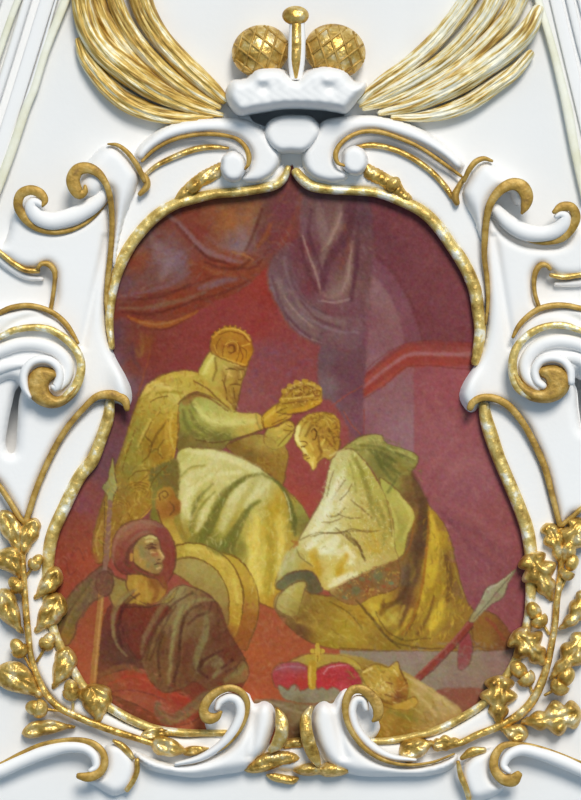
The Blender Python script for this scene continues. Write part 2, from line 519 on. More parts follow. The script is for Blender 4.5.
t = thing('s_scroll', 'small white scroll with gilt outer edge lying left of the left shoulder volute', 'scroll ornament', 60, 215, 'small shoulder scrolls')
MB().bead('107 191 12, 96 203 16, 80 213 18, 64 219 18, 50 221 18, 37 216 17, 31 207 14, 33 202 11, 39 203 9, 42 206 5', d=[15, 17, 18, 18, 20, 21], h=8, n=14).build('scroll_body', M_WHITE, t)
MB().bead('107 201 3, 96 214 4, 84 224 3.5, 68 230.5 4.5, 52 232 5, 36 227 7, 24 217 8, 18 205 8.5, 21 194 9, 31 190 9, 41 194 8.5, 45 201 6, 42 206 3', d=[12, 13, 14, 16, 20, 24, 25], h=4, power=.5, wk=1.12).build('gilt_edge', M_OCHRE, t)
t = thing('s_scroll', 'small white scroll with gilt outer edge lying right of the right shoulder volute', 'scroll ornament', 535, 225, 'small shoulder scrolls')
MB().bead('495 209 12, 509 223 16, 525 232 17, 541 234 16, 555 231 16, 564 223 15, 565 216 12, 560 214 9, 556 217 5', d=[15, 17, 18, 18, 20, 21], h=8, n=14).build('scroll_body', M_WHITE, t)
MB().bead('495 216 3, 511 230 4, 531 240 5, 547 242 5.5, 562 238 7, 572 228 8, 576 216 8.5, 571 207 8.5, 561 207 8, 554 212 4', d=[12, 13, 14, 16, 20, 24, 25], h=4, power=.5, wk=1.12).build('gilt_edge', M_OCHRE, t)

t = thing('rocaille_hook', 'gilt hooked line closing a recess at the left picture edge, above the left side volute', 'gilt hook', 50, 275, 'gilt hooks')
MB().bead('-10 244 6, 0 252 6, 12 262 6, 26 270 6, 38 271 5', d=10, h=4).build('gilt_line', M_GOLD, t)
MB().bead('38 268 4, 41 264 5, 48 264 6, 54 270 6, 55 277 5, 54 288 4.5, 52 302 4.5, 50 312 4.5', d=14, h=4, power=.8).build('gilt_hook', M_OCHRE, t)
MB().bead('-10 250 9, 0 259 9, 14 270 8, 28 277 7, 42 279 4', d=3, h=5).build('stucco_lip', M_WHITE, t)
t = thing('rocaille_hook', 'gilt hooked line closing a recess at the right picture edge, above the right side volute', 'gilt hook', 538, 278, 'gilt hooks')
MB().bead('592 273 6, 578 275 6, 563 277 6, 551 275 4.5', d=10, h=4).build('gilt_line', M_GOLD, t)
MB().bead('550 269 4, 547 265.5 5, 541 265 6, 536 271 6, 534 282 5, 535 294 4.5, 539 307 4.5', d=14, h=4, power=.8).build('gilt_hook', M_OCHRE, t)
MB().bead('592 281 9, 575 283 8, 556 284 5', d=3, h=5).build('stucco_lip', M_WHITE, t)

# ------------------------------------------------------------------ large side volutes
t = thing('side_volute', 'large white spiral volute with gilt crescent eye at the left picture edge', 'volute', 45, 360, 'large side volutes')
MB().relief('-12 312 10 306 26 303 42 306 56 313 68 324 76 336 81 348 84 362 83 376 78 390 68 401 54 407 40 407 28 401 21 388 12 382 -12 388', 0, 26, 12, fn=lambda x, y, d, h: h - 3 * np.exp(-((np.hypot(x - 42, y - 372) - 56) / 3) ** 2) * np.clip(d / 5, 0, 1)).build('volute_body', M_WHITE, t)
MB().bead('-10 315 5, 0 312.5 5, 10 308 5, 26 305.5 5, 40 307.5 5, 54 313.5 5, 66 324 5, 74 336 4, 78 343 3', d=24, h=4, power=.5, wk=1.12).build('gilt_rim', M_OCHRE, t)
MB().bead('-10 355 14, 4 349 14, 22 344 14, 42 345 14, 58 352 14, 67 364 14, 66 378 12, 60 388 7', d=27, h=7, n=14).bead('-10 372 12, 6 366 12, 22 364 8, 34 364 5', d=25, h=6, n=14).bead('30 397 4, 25 388 8, 24 374 9, 31 363 9, 42 359.5 9, 52 362 9, 59 370 9, 59 381 10, 55 388 10, 53 387 6', d=31, h=7, n=14).build('spiral_ridge', M_WHITE, t)
MB().bead('-10 341 5, 0 337 6, 12 331 7, 30 327.5 7, 48 329 7.5, 64 337.5 8, 75 348.5 8.5, 81 362 8.5, 80 376 9, 74 389 10, 66 397 9', d=32, h=4, power=.7).build('gilt_spiral', M_BEAD, t)
MB().relief('59 379 57 371 48 367 38 367 30 373 26.5 382 28 394 36 403 48 408 60 407 70 401 78 392 82 380 79 374 75 382 68 390 61 395.5 55 396 50 391 49 385 53 380', 26, 37, 5, smooth=True, skirt=22, grid=2.5).build('gilt_eye', M_OCHRE, t)
t = thing('side_volute', 'large white spiral volute with gilt crescent eye at the right picture edge', 'volute', 545, 360, 'large side volutes')
MB().relief('592 308 567 303 553 303 539 307 526 316 517 327 512 339 509 352 508.5 366 510 380 516 391 526 399 540 403 555 400 566 391 572 380 580 374 592 378', 0, 26, 12, fn=lambda x, y, d, h: h - 3 * np.exp(-((np.hypot(x - 550, y - 368) - 56) / 3) ** 2) * np.clip(d / 5, 0, 1)).build('volute_body', M_WHITE, t)
MB().bead('592 310 5, 579 308 5, 567 305.5 5, 553 305.5 5.5, 539 309 5.5, 527 317 5, 518 327 4.5, 513 337 3', d=24, h=4, power=.5, wk=1.12).build('gilt_rim', M_OCHRE, t)
MB().bead('592 350 14, 575 343 14, 557 341 14, 541 345 14, 530 354 14, 525 366 13, 528 378 12, 538 388 9', d=27, h=7, n=14).bead('592 366 12, 576 358 12, 560 356 9, 549 358 5', d=25, h=6, n=14).bead('571 382 8, 570 370 9, 563 361 9, 552 358 9, 541 361 9, 535 370 9, 537 381 9, 543 386 8', d=31, h=7, n=14).build('spiral_ridge', M_WHITE, t)
MB().bead('592 334 5, 579 330 6, 567 326 7, 551 325.5 7, 535 330.5 7.5, 523 339.5 8, 515.5 350 8.5, 512.5 363 9, 514 377 10, 520 388 11, 530 395 9', d=32, h=4, power=.7).build('gilt_spiral', M_BEAD, t)
MB().relief('537 374 539 368 547 365 557 365 566 370 570.5 379 569 389 563 397 553 402 541 403 529 400 519 392 513 382 511 370 515 368 520 377 528 385 537 389 543 388.5 546.5 384 545 379 541 377', 26, 37, 5, smooth=True, skirt=22, grid=2.5).build('gilt_eye', M_OCHRE, t)

# gilt lines that edge the panels below the waist and meet in a point above the garlands
t = thing('gilt_edging', 'ochre gilt line curling under the left waist lobe and running down to the left garland', 'gilt edging', 60, 440, 'gilt edgings')
MB().bead('127 409 5, 125 401 8, 117 396 9, 106 394.5 8, 96 397 6.5, 84 408 5.5, 70 424 5.5, 58 442 5.5, 46 466 5.5, 36 490 5.5, 29 512 5.5, 25 523 5', d=[19, 19, 16, 14, 14, 14], h=4, power=.5, wk=1.12).build('gilt_curl', M_OCHRE, t)
MB().bead('-10 474 6, 0 487 6, 10 502 6, 18 515 6, 24 523 5', d=14, h=4, power=.7).build('gilt_line', M_OCHRE, t)
t = thing('gilt_edging', 'ochre gilt line curling under the right waist lobe and running down to the right garland', 'gilt edging', 530, 440, 'gilt edgings')
MB().bead('470 408 6, 473 402 7, 483 397.5 6.5, 495 398.5 7, 507 404.5 7, 518 416 6.5, 525 426 6, 537 449 6, 545 468 6, 552 494 5.5, 557 514 5, 560 525 5', d=[19, 19, 16, 14, 14, 14], h=4, power=.5, wk=1.12).build('gilt_curl', M_OCHRE, t)
MB().bead('592 502 5, 581 509 5, 571 518 5, 562 525 5', d=14, h=4, power=.7).build('gilt_line', M_OCHRE, t)

# ------------------------------------------------------------------ bottom scrolls
t = thing('bottom_scroll', 'large white scroll with gilt curl left of the painted cap at the painting\'s bottom', 'scroll ornament', 240, 730, 'large bottom scrolls')
MB().relief('242 690 249 693 255 703 264 700.5 272 704 276 713 276 724 272 737 266 751 255 762 247 770 222 775 196 778 176 776 150 770 138 761 132 750 144 754 160 760 178 764 194 762 210 757 228 746 240 731 246 714 246 700', 0, 27, 12, fn=lambda x, y, d, h: h - 5 * np.exp(-((x - 256 + (y - 704) * .12) / 4.5) ** 2) * (y < 760) * np.clip(d / 5, 0, 1)).build('scroll_body', M_WHITE, t)
MB().relief('204 716 205 704 213 696 224 692 236 694 244 702 245 714 238 730 226 742 214 738 206 728', 3, 10, 4).build('curl_ground', M_WHITE, t)
MB().bead('217 709 6, 220 702 9, 229 697.5 10, 238 701 11, 241 713 11, 234 730 11, 221 745 9, 200 758 7, 176 764 4', d=[26, 28, 26, 22, 18], h=7, n=14).build('inner_roll', M_WHITE, t)
MB().bead('221 712 3, 216 717 8, 208 718 11, 203.5 711 9, 208 700 8.5, 218 691.5 7.5, 231 688 6.5, 241 692 6.5, 247 701 5.5, 247 713 4, 241 729 3, 228 744 3, 210 755 2.5, 192 762 2, 176 764 1.5', d=[32, 33, 33, 31, 29, 25, 20, 18], h=4, power=.5, wk=1.12).build('gilt_curl', M_OCHRE, t)
MB().bead('277 709 3, 281 719 9, 282 731 10, 278 743 10, 271 750 5', d=[23, 28, 22], h=6, power=.6, wk=1.35).build('gilt_edge', M_GOLD, t)
t = thing('bottom_scroll', 'large white scroll with gilt curl right of the painted cap at the painting\'s bottom', 'scroll ornament', 338, 730, 'large bottom scrolls')
MB().relief('348 688 342 690 336 697 332 703 324 700.5 315 706 311 720 313 734 320 753 330 766 349 774 369 777 399 777 429 776 449 770 458 761 457 753 445 758 433 762 411 765 389 762 375 756 360 745 351 732 346 717 346 702', 0, 27, 12, fn=lambda x, y, d, h: h - 5 * np.exp(-((x - 333 - (y - 704) * .22) / 4.5) ** 2) * (y < 760) * np.clip(d / 5, 0, 1)).build('scroll_body', M_WHITE, t)
MB().relief('378 718 378 705 371 696 361 691 351 693 347 702 347 716 353 731 364 742 374 738 380 728', 3, 10, 4).build('curl_ground', M_WHITE, t)
MB().bead('366 709 6, 363 700 9, 356 700 9, 352 709 9, 354 722 9, 361 735 9, 374 748 9, 392 757 7, 415 760 4', d=[26, 28, 26, 22, 18], h=7, n=14).build('inner_roll', M_WHITE, t)
MB().bead('373 721 3, 377 717 8, 378 708 10, 372 697 10, 362 689.5 8.5, 352 690.5 8, 346 701 7, 346 717 5.5, 352 732 5, 363 746.5 4.5, 377 757 4, 391 762.5 3.5, 409 765 3, 433 762 2.5, 454 754 2', d=[32, 33, 33, 31, 29, 25, 20, 18], h=4, power=.5, wk=1.12).build('gilt_curl', M_OCHRE, t)
MB().bead('311 707 3, 306 718 8.5, 306 729 9.5, 309 743 10, 314 756 9, 318 764 5', d=[23, 28, 22], h=6, power=.6, wk=1.35).build('gilt_edge', M_GOLD, t)

t = thing('foot_scroll', 'small white scroll with gilt curl below the left garland, running off the left picture edge', 'scroll ornament', 80, 765, 'small foot scrolls')
MB().relief('105 746 118 742 130 750 137 762 136 776 128 790 114 796 98 788 86 780 96 776 104 768', 0, 20, 10).build('scroll_body', M_WHITE, t)
MB().bead('-10 774 14, 0 771 14, 20 762 14, 44 752.5 14, 68 747 12, 86 749 11, 95 757 10, 96 767 8, 90 771 5', d=[14, 15, 18, 22], h=8, n=14).build('scroll_roll', M_WHITE, t)
MB().bead('-10 768 3, 0 764 3, 20 754 4, 40 745 4, 60 741 4.5, 80 740 5, 94 744 6, 103 753 6.5, 104.5 764 7, 99 773 8, 88 777 9, 79 776 6', d=[13, 15, 18, 24, 26], h=4, power=.5, wk=1.12).build('gilt_curl', M_OCHRE, t)
MB().bead('137 760 5, 137 771 5.5, 133 781 5.5, 127 790 5', d=[17, 16, 12], h=4, power=.7).bead('114 741 4, 122 746 7, 129 753 7, 133 758 4', d=18, h=4).build('gilt_edge', M_GOLD, t)
t = thing('foot_scroll', 'small white scroll with gilt curl below the right garland, running off the right picture edge', 'scroll ornament', 510, 765, 'small foot scrolls')
MB().relief('470 756 480 751 495 747 491 765 493 778 504 788 490 798 472 800 464 788 461 770', 0, 20, 10).build('scroll_body', M_WHITE, t)
MB().bead('592 775 13, 581 770 13, 561 761 14, 541 754 13, 521 750 12, 508 756 10, 503.5 766 8.5, 509 772 6', d=[14, 15, 18, 22], h=8, n=14).build('scroll_roll', M_WHITE, t)
MB().bead('592 766 2, 581 762 2, 555 752 2.5, 535 746 3, 517 744 4.5, 503 746 6.5, 495 756 8, 494.5 769 8.5, 503 779 10, 513 780 12, 518 775 8', d=[13, 15, 18, 24, 26], h=4, power=.5, wk=1.12).build('gilt_curl', M_OCHRE, t)
MB().bead('458 762 4, 461 776 6, 466 788 6, 469 799 5', d=[17, 16, 12], h=4, power=.7).bead('462 758 5, 472 752 10, 484 750 6', d=16, h=4).build('gilt_edge', M_GOLD, t)
t = thing('stucco_wedge', 'white stucco wedge between the two large bottom scrolls', 'stucco wedge', 295, 752)
MB().relief('272 752 282 744 300 742 312 748 318 762 300 770 276 768', 0, 12, 8).build('wedge_body', M_WHITE, t)
# gilt leaf spray under the two bottom scrolls
t = thing('leaf_spray', 'gilt spray of pointed leaves and a bud between the two bottom scrolls', 'gilt spray', 297, 765)
cr = lambda x0, y0, x1, y1, a=2.5: (lambda x, y, d, h: h - a * np.exp(-((((x - x0) * (y1 - y0) - (y - y0) * (x1 - x0)) / math.hypot(x1 - x0, y1 - y0)) / 1.6) ** 2) * np.clip(d / 2, 0, 1) + .8 * np.sin(x * 1.3 + y * .7))
for ol, a, top in [('244 770 256 758 271 751 292 751 301 757 296 763 279 767 264 772 250 773', (246, 770, 299, 756), 20),
                   ('280 746 284 741 292 738 301 738 306 743 304 748 294 749 284 750', (281, 746, 305, 742), 19),
                   ('266 775 274 773 284 774.5 299 778 294 784 281 783 271 780', (266, 776, 298, 780), 16)]:
    MB().relief(ol, 6, top, 6, grid=2, step=1.5, fn=cr(*a)).build('leaf', M_GOLD, t)
MB().relief('293 770 304 763 316 763 322 764 326 762 338 763 351 770 344 775 326 777 320 775 308 776 298 774', 8, 23, 7, grid=2, step=1.5, fn=lambda x, y, d, h: h - 4 * np.exp(-((x - 321) / 1.8) ** 2) + .8 * np.sin(x * .9 + y)).build('bud', M_GOLD, t)

# ------------------------------------------------------------------ oak garlands
def leaf_mb(b, t, w, lobes=0, amp=.28, bend=0.0, base=9, top=20, tilt=0.0):
    """An oak leaf from its base to its tip: lobed outline, sunk midrib, blade cupped and tilted."""
    b, t = np.array(b, float), np.array(t, float)
    t = t + (t - b) * .09
    w = w * 1.5
    ax = t - b
    L = np.linalg.norm(ax)
    u = ax / L
    n = np.array((-u[1], u[0]))
    N = 34
    up, dn = [], []
    for i in range(N + 1):
        s = i / N
        f = math.sin(math.pi * s ** 1.25) ** .6 if 0 < s < 1 else 0
        f = f * (.42 + .62 * s) * 1.22 + (.10 if s < .12 else 0)
        if lobes:
            f *= 1 - amp * 1.25 + amp * 1.5 * abs(math.cos(lobes * math.pi * s + .9))
        c = b + u * L * s + n * bend * L * math.sin(math.pi * s)
        up.append(c + n * f * w / 2)
        dn.append(c - n * f * w / 2)
    ol = [tuple(q) for q in up] + [tuple(q) for q in reversed(dn[1:-1])]
    ph = random.random() * 6

    def fn(x, y, d, h):
        s = ((x - b[0]) * u[0] + (y - b[1]) * u[1]) / L
        v = (x - b[0]) * n[0] + (y - b[1]) * n[1] - bend * L * np.sin(np.pi * np.clip(s, 0, 1))
        e = np.clip(d / 2, 0, 1)
        return h - 2.6 * np.exp(-(v / 1.3) ** 2) * e * (s < .9) + e * (1.1 * np.sin(s * 17 + np.abs(v) * .5 + ph)) + tilt * v * .35 + 3 * np.sin(np.pi * np.clip(s, 0, 1)) - 1
    return MB().relief(ol, base, top, max(3, w * .24), smooth=False, grid=2.0, fn=fn, skirt=base - 5)


def garland(lab, px, py, stem, leaves, acorns):
    t = thing('oak_garland', lab, 'garland', px, py, 'oak garlands')
    MB().bead(stem, d=13, h=3.6, wob=.12, wk=1.25).build('stem', M_GOLD, t)
    for a in leaves:
        lf = leaf_mb(*a).build('leaf', M_GOLD, t)
    for (nx, ny), (cx, cy), r, st in acorns:
        ang = math.atan2(cy - ny, cx - nx) - math.pi / 2
        mx, my = (nx + cx) / 2, (ny + cy) / 2
        ac = MB().ell(nx, ny, 16, r * .82, r * 1.1, r * .85, ang).build('acorn', M_GOLD, t)
        MB().ell(cx, cy, 16, r * 1.02, r * .95, r, ang, v0=-.12, v1=.5, nu=24, fn=lambda a, b_: 1 + .06 * math.sin(7 * b_) * math.sin(9 * a)).bead([(cx, cy, 3.2), ((cx + st[0]) / 2 + .6, (cy + st[1]) / 2, 3), (st[0], st[1], 3)], d=[13, 12], h=2).build('acorn_cup', M_GOLD, ac)
    return t


garland('gilt oak garland with smooth leaves and round acorns along the painting\'s lower left edge', 30, 640,
        '20 540 5, 22 556 5.5, 24 580 5, 25.5 604 5.5, 28 632 5.5, 31 656 5, 37 676 5.5, 46 694 6, 60 708 6, 76 716 6, 92 723 6, 114 731 6, 136 738 5.5, 152 743 5, 172 746 4',
        [((21, 560), (3, 514), 15, 3, .12, .05, 9, 20, .3), ((22, 560), (35, 521), 15, 3, .12, -.05, 9, 21, -.4), ((21, 580), (-4, 556), 19, 0, .1, .2, 8, 22, .5),
         ((33, 600), (57, 570), 15, 2, .12, .06, 9, 20, .4), ((23, 634), (3, 592), 17, 2, .1, -.06, 9, 21, .5), ((34, 634), (59, 597), 19, 2, .12, .05, 9, 21, -.3),
         ((52, 690), (67, 650), 17, 2, .1, .06, 9, 21, .4), ((43, 698), (0, 671), 21, 0, .1, .06, 9, 21, .3), ((98, 724), (90, 687), 24, 2, .1, .1, 9, 22, -.2),
         ((76, 727), (26, 733), 12, 2, .12, .06, 9, 19, .4), ((190, 752), (154, 742), 15, 2, .12, -.03, 10, 21, .3), ((182, 733), (143, 736), 9, 0, .1, .05, 8, 16, -.3), ((212, 748), (184, 752), 7, 0, .1, 0, 9, 17, .2)],
        [((37, 561), (34.5, 564), 7, (26, 576)), ((15, 584), (17, 586.5), 7.5, (25, 600)), ((48.5, 640.5), (46.5, 643.5), 8, (37, 661)), ((17.5, 647), (19.5, 650), 8.5, (31, 668)), ((71, 689), (71.5, 692.5), 9, (73, 711)), ((35.5, 708), (39, 708.7), 9.5, (62, 711))])
garland('gilt oak garland with lobed leaves and scaly acorns along the painting\'s lower right edge', 545, 640,
        '561 530 5, 561 552 5.5, 561 570 5.5, 557 600 5.5, 555 624 5.5, 551 648 5.5, 547 666 6, 540 686 7, 530 704 7.5, 516 717 7.5, 500 726 6.5, 477 735 6, 460 743 5.5, 437 749 4.5',
        [((560, 566), (547, 526), 16, 3, .3, .08, 9, 21, -.3), ((562, 566), (582, 522), 22, 3, .3, -.04, 9, 22, .3), ((552, 602), (529, 557), 25, 3, .32, .04, 10, 24, .3),
         ((558, 630), (584, 594), 16, 3, .22, .12, 9, 21, .6), ((547, 667), (516, 634), 25, 3, .34, .03, 10, 25, -.2), ((549, 680), (582, 637), 19, 3, .28, .05, 9, 21, .3),
         ((499, 727), (500, 679), 25, 3, .32, -.02, 10, 23, .2), ((520, 722), (577, 713), 24, 3, .3, .03, 9, 22, .2), ((499, 727), (526, 735), 14, 0, .1, .05, 8, 19, .4),
         ((436, 742), (402, 755), 17, 2, .15, .04, 10, 21, -.4), ((466, 742), (434, 746), 11, 3, .25, .05, 9, 18, .3)],
        [((572, 563), (567, 573), 8, (560, 592)), ((534, 611), (539, 620), 9, (549, 634)), ((519, 670), (526, 678), 9.5, (532, 692)), ((566, 677), (560, 686), 10, (545, 695))])

# ------------------------------------------------------------------ palm fronds beside the princely hat
def frond(lab, px, py, bands, mat):
    t = thing('palm_frond', lab, 'palm frond', px, py, 'palm fronds')
    for i, b in enumerate(bands):
        MB().bead(b, d=[9 + (i % 2) * 6, 9 + (i % 2) * 6, 11], k_h=.5, n=64, ridges=3, amp=.09, wob=.04, step=2.5, wk=.96).build('frond_blade', mat, t)


frond('worn gilt palm frond left of the princely hat, sweeping up to the left', 150, 70,
      ['79 41 9, 84 55 14, 94 70 18, 108 86 21, 126 101 22, 150 112 19, 175 117 15, 200 117 9, 212 116 5',
       '80 -14 18, 83 10 22, 91 33 25, 106 53 27, 130 73 28, 157 91 23, 184 104 16, 208 112 9, 222 115 5',
       '95 -14 14, 101 8 16, 112 30 18, 126 49 19, 144 67 18, 164 83 15, 187 97 11, 214 109 5',
       '111 -14 16, 118 8 17, 131 33 17, 147 54 17, 167 74 16, 191 92 13, 219 107 6',
       '137 -14 25, 146 14 24, 159 36 22, 177 57 22, 198 77 21, 214 91 17, 223 99 12'], M_LEAFGOLD)
frond('worn gilt palm frond right of the princely hat, sweeping up to the right', 440, 70,
      ['530 54 10, 516 70 15, 495 85 18, 470 102 19, 445 112 16, 420 117 11, 393 117 6',
       '538 10 13, 529 28 20, 511 47 23, 485 67 23, 460 83 23, 435 96 19, 410 106 14, 380 113 6',
       '524 -14 20, 510 14 21, 491 36 19, 468 57 18, 445 74 16, 420 88 14, 392 101 10, 364 109 5',
       '500 -14 20, 486 14 19, 469 35 18, 450 54 17, 430 69 16, 405 84 14, 380 97 10, 361 106 5',
       '476 -14 20, 461 10 19, 445 30 18, 425 51 18, 405 67 16, 386 80 15, 370 92 11, 360 102 6'], M_PALM)

# ------------------------------------------------------------------ princely hat over the cartouche
t = thing('princely_hat', 'gilt lobed princely hat with orb and white fur brim at the very top', 'ornamental crown', 296, 70)
rotl = 0.15
for cx, cy, rx, ry, rd, rot in [(260.5, 51, 29, 26, 24, -.3), (335, 51, 31, 27, 24, .3)]:
    lob = MB().ell(cx, cy, 14, rx, ry, rd, rot, nu=40, nv=24).build('cap_lobe', M_GOLD, t)
    net = MB()
    for fam in (1, -1):
        for k in range(-3, 4):
            path, dep = [], []
            for q in range(31):
                s = -1 + 2 * q / 30
                # crossing diagonal curves on the lobe's front
                a = k * .46 + fam * s * .50
                x, y = a + .12 * fam * s, s
                r2 = x * x + y * y
                if r2 > .93:
                    continue
                z = math.sqrt(1 - r2)
                X, Y = x * rx, y * ry
                path.append((cx + X * math.cos(rot) - Y * math.sin(rot), cy + X * math.sin(rot) + Y * math.cos(rot), 2.6))
                dep.append(14 + rd * z + .2)
            if len(path) > 3:
                net.bead(path, d=dep, h=1.5, n=8, step=2)
    net.build('cord_net', M_OCHRE, lob)
MB().bead('297 22 15, 297 40 17, 296.5 60 17, 296 80 12', d=[34, 36, 36, 34], h=6, power=.5, round_ends=False).build('hoop', M_WHITE, t)
MB().bead('296.5 22 10, 296.5 45 10, 296 62 9, 296 77 4', d=[38, 41, 41, 38], h=4, n=16).build('gilt_bar', M_GOLD, t)
MB().ell(295.5, 15.5, 36, 13.5, 9.8, 10).build('orb', M_GOLD, t)
MB().relief('239 116.5 229 107 225 98 226 89 232 80 246 77 254 69 261 66.5 268.6 66 276 66.5 284 69 290 74 296 78 302 73 308 69 318 65.5 328 64.5 337 66 346 69.5 355 80.5 366 82 366 91 360 99 353 107 346 114 334 112.5 323 111 310 110 296 109.5 282 110 268.6 112 253 114.5', 0, 54, 11, grid=2.4,
            fn=lambda x, y, d, h: h + np.clip(d / 6, 0, 1) * (.4 * np.sin(x * .55 + 1.5 * np.sin(y * .3)) * np.sin(y * .5) - 5 * np.exp(-(((x - 264) / 5) ** 2 + ((y - 88) / 5) ** 2)) - 5 * np.exp(-(((x - 330) / 5) ** 2 + ((y - 88) / 5) ** 2)) + 4 * np.exp(-(((x - 262) / 5) ** 2 + ((y - 80) / 4) ** 2)) + 4 * np.exp(-(((x - 327) / 5) ** 2 + ((y - 80) / 4) ** 2)))).build('fur_brim', M_WHITE, t)
PAINT_GAIN = 1.0

# ------------------------------------------------------------------ the painting: pigments laid stroke by stroke on a panel
X0, Y0, PW, PH = 36, 158, 508, 592
SS = 2
CV = np.zeros((PH * SS, PW * SS, 3))
ID = np.zeros((PH * SS, PW * SS), np.int16)
PART = ['background_wall']
YY, XX = np.mgrid[0:PH * SS, 0:PW * SS]
XX = X0 + (XX + .5) / SS
YY = Y0 + (YY + .5) / SS


def blur(a, r):
    if r < .3:
        return a
    n = int(math.ceil(r * 2.5))
    k = np.exp(-.5 * (np.arange(-n, n + 1) / r) ** 2)
    k /= k.sum()
    for ax in (0, 1):
        pad = [(0, 0)] * a.ndim
        pad[ax] = (n, n)
        b = np.pad(a, pad, mode='edge')
        sl = [slice(None)] * a.ndim
        out = 0
        for i, w in enumerate(k):
            sl[ax] = slice(i, i + a.shape[ax])
            out = out + w * b[tuple(sl)]
        a = out
    return a


def window(p, m):
    x0 = max(0, int((p[:, 0].min() - m - X0) * SS)); x1 = min(PW * SS, int((p[:, 0].max() + m - X0) * SS) + 1)
    y0 = max(0, int((p[:, 1].min() - m - Y0) * SS)); y1 = min(PH * SS, int((p[:, 1].max() + m - Y0) * SS) + 1)
    return slice(y0, y1), slice(x0, x1)


def idw(cols, X, Y, pw=3.0):
    num, den = 0, 0
    for x, y, c in cols:
        w = 1 / ((X - x) ** 2 + (Y - y) ** 2 + 20) ** (pw / 2)
        num = num + w[..., None] * np.array(c, float)
        den = den + w
    return num / den[..., None]


def hx(s):
    return tuple(int(s[i:i + 2], 16) for i in (0, 2, 4))


def cl(s):
    """'x y rrggbb, x y rrggbb' -> colour samples."""
    r = []
    for q in s.split(','):
        a, b, c = q.split()
        r.append((float(a), float(b), hx(c)))
    return r


def fill(outline, cols, part=None, soft=.7, alpha=1.0, smooth=True):
    p = catmull(pts(outline), True, 1.5) if smooth else np.array(pts(outline), float)
    w = window(p, 4 + soft * 3)
    X, Y = XX[w], YY[w]
    ins = inside(p, X, Y)
    a = blur(ins.astype(float), soft * SS) * alpha
    c = np.array(hx(cols), float) if isinstance(cols, str) and len(cols) == 6 else idw(cl(cols), X, Y)
    CV[w] = CV[w] * (1 - a[..., None]) + a[..., None] * c
    if part:
        if part not in PART:
            PART.append(part)
        ID[w][ins] = PART.index(part)
    if part and part.split('/')[0] in CONTOUR:
        q = np.concatenate([p, p[:1]])
        st([(x, y, 1.2 + .6 * math.sin(i * .11)) for i, (x, y) in enumerate(q)], CONTOUR[part.split('/')[0]], soft=.7, alpha=.45)


CONTOUR = {'seated_person': '5c3a1c', 'kneeling_person': '5c3c20', 'soldier': '4e2a1c', 'shield': '60401c', 'helmet': '60401c', 'held_crown': '6a3c1a', 'painted_cap': '6e4428', 'flagged_lance': '5a4030', 'cornice': '7a2a2c'}


def dabs(outline, cols, n, ln=4.0, w=1.2, ang=None, spread=.5, alpha=.4, soft=.7):
    """Many short brush marks inside an outline."""
    p = catmull(pts(outline), True, 3)
    (ax, ay), (bx, by) = p.min(0), p.max(0)
    cols = cols.split()
    k = 0
    while k < n:
        x, y = rng.uniform(ax, bx), rng.uniform(ay, by)
        if not inside(p, np.array([x]), np.array([y]))[0]:
            continue
        k += 1
        a = rng.uniform(0, math.pi) if ang is None else ang + rng.normal() * spread
        l = ln * rng.uniform(.4, 1.2)
        dx, dy = math.cos(a) * l / 2, math.sin(a) * l / 2
        b = rng.uniform(-.3, .3) * l
        st([(x - dx, y - dy, w * .6), (x - dy * b / l, y + dx * b / l, w), (x + dx, y + dy, w * .5)], cols[rng.integers(len(cols))], soft=soft, alpha=alpha)


def st(path, col, soft=.8, alpha=1.0, part=None):
    """A brush stroke along (x, y, width)."""
    p = catmull(wpts(path) if isinstance(path, str) else path, False, .8)
    w = window(p, p[:, 2].max() + soft * 2)
    X, Y = XX[w], YY[w]
    best = np.full(X.shape, 1e9)
    for x, y, r in p:
        best = np.minimum(best, np.hypot(X - x, Y - y) - r / 2)
    a = np.clip(.5 - best / (2 * soft), 0, 1)
    a = a * a * (3 - 2 * a) * alpha
    CV[w] = CV[w] * (1 - a[..., None]) + a[..., None] * np.array(hx(col), float)
    if part:
        if part not in PART:
            PART.append(part)
        ID[w][best < 0] = PART.index(part)


def sts(col, paths, **k):
    for q in paths.split('/'):
        st(q, col, **k)


# --- ground: red hall
CV[:] = idw(cl('300 175 6e3438, 430 220 7c3c44, 465 300 7e3842, 400 300 78343e, 440 260 783a40, 440 430 9a5058, 500 520 94484e, 520 580 8e444c, 470 570 904850, 480 480 98505a, 450 395 9a4852, 270 280 962e2c, 210 340 8e3234, 265 350 8a4048, 245 390 92484a, 260 330 943032, 160 355 82302e, 190 360 8a3234, 310 480 9c4040, 300 500 a44238, 120 370 6a4448, 125 410 6e3c40, 105 460 70424a, 80 500 8a4240, 70 545 a04238, 65 590 9e4038, 80 640 9a4634, 150 730 a2503e, 250 680 a44830, 255 650 ae5030, 270 640 a64a32'), XX, YY)
st('455 470 14, 470 460 12, 480 465 8', 'a86264', soft=10, alpha=.6)
sts('7c3e48', '440 510 3, 470 545 5, 500 570 4/450 520 3, 480 535 4, 505 560 3', soft=4, alpha=.6)
sts('a85a60', '450 505 4, 480 520 5, 510 545 4/430 470 10, 445 450 8, 455 440 6', soft=5, alpha=.5)

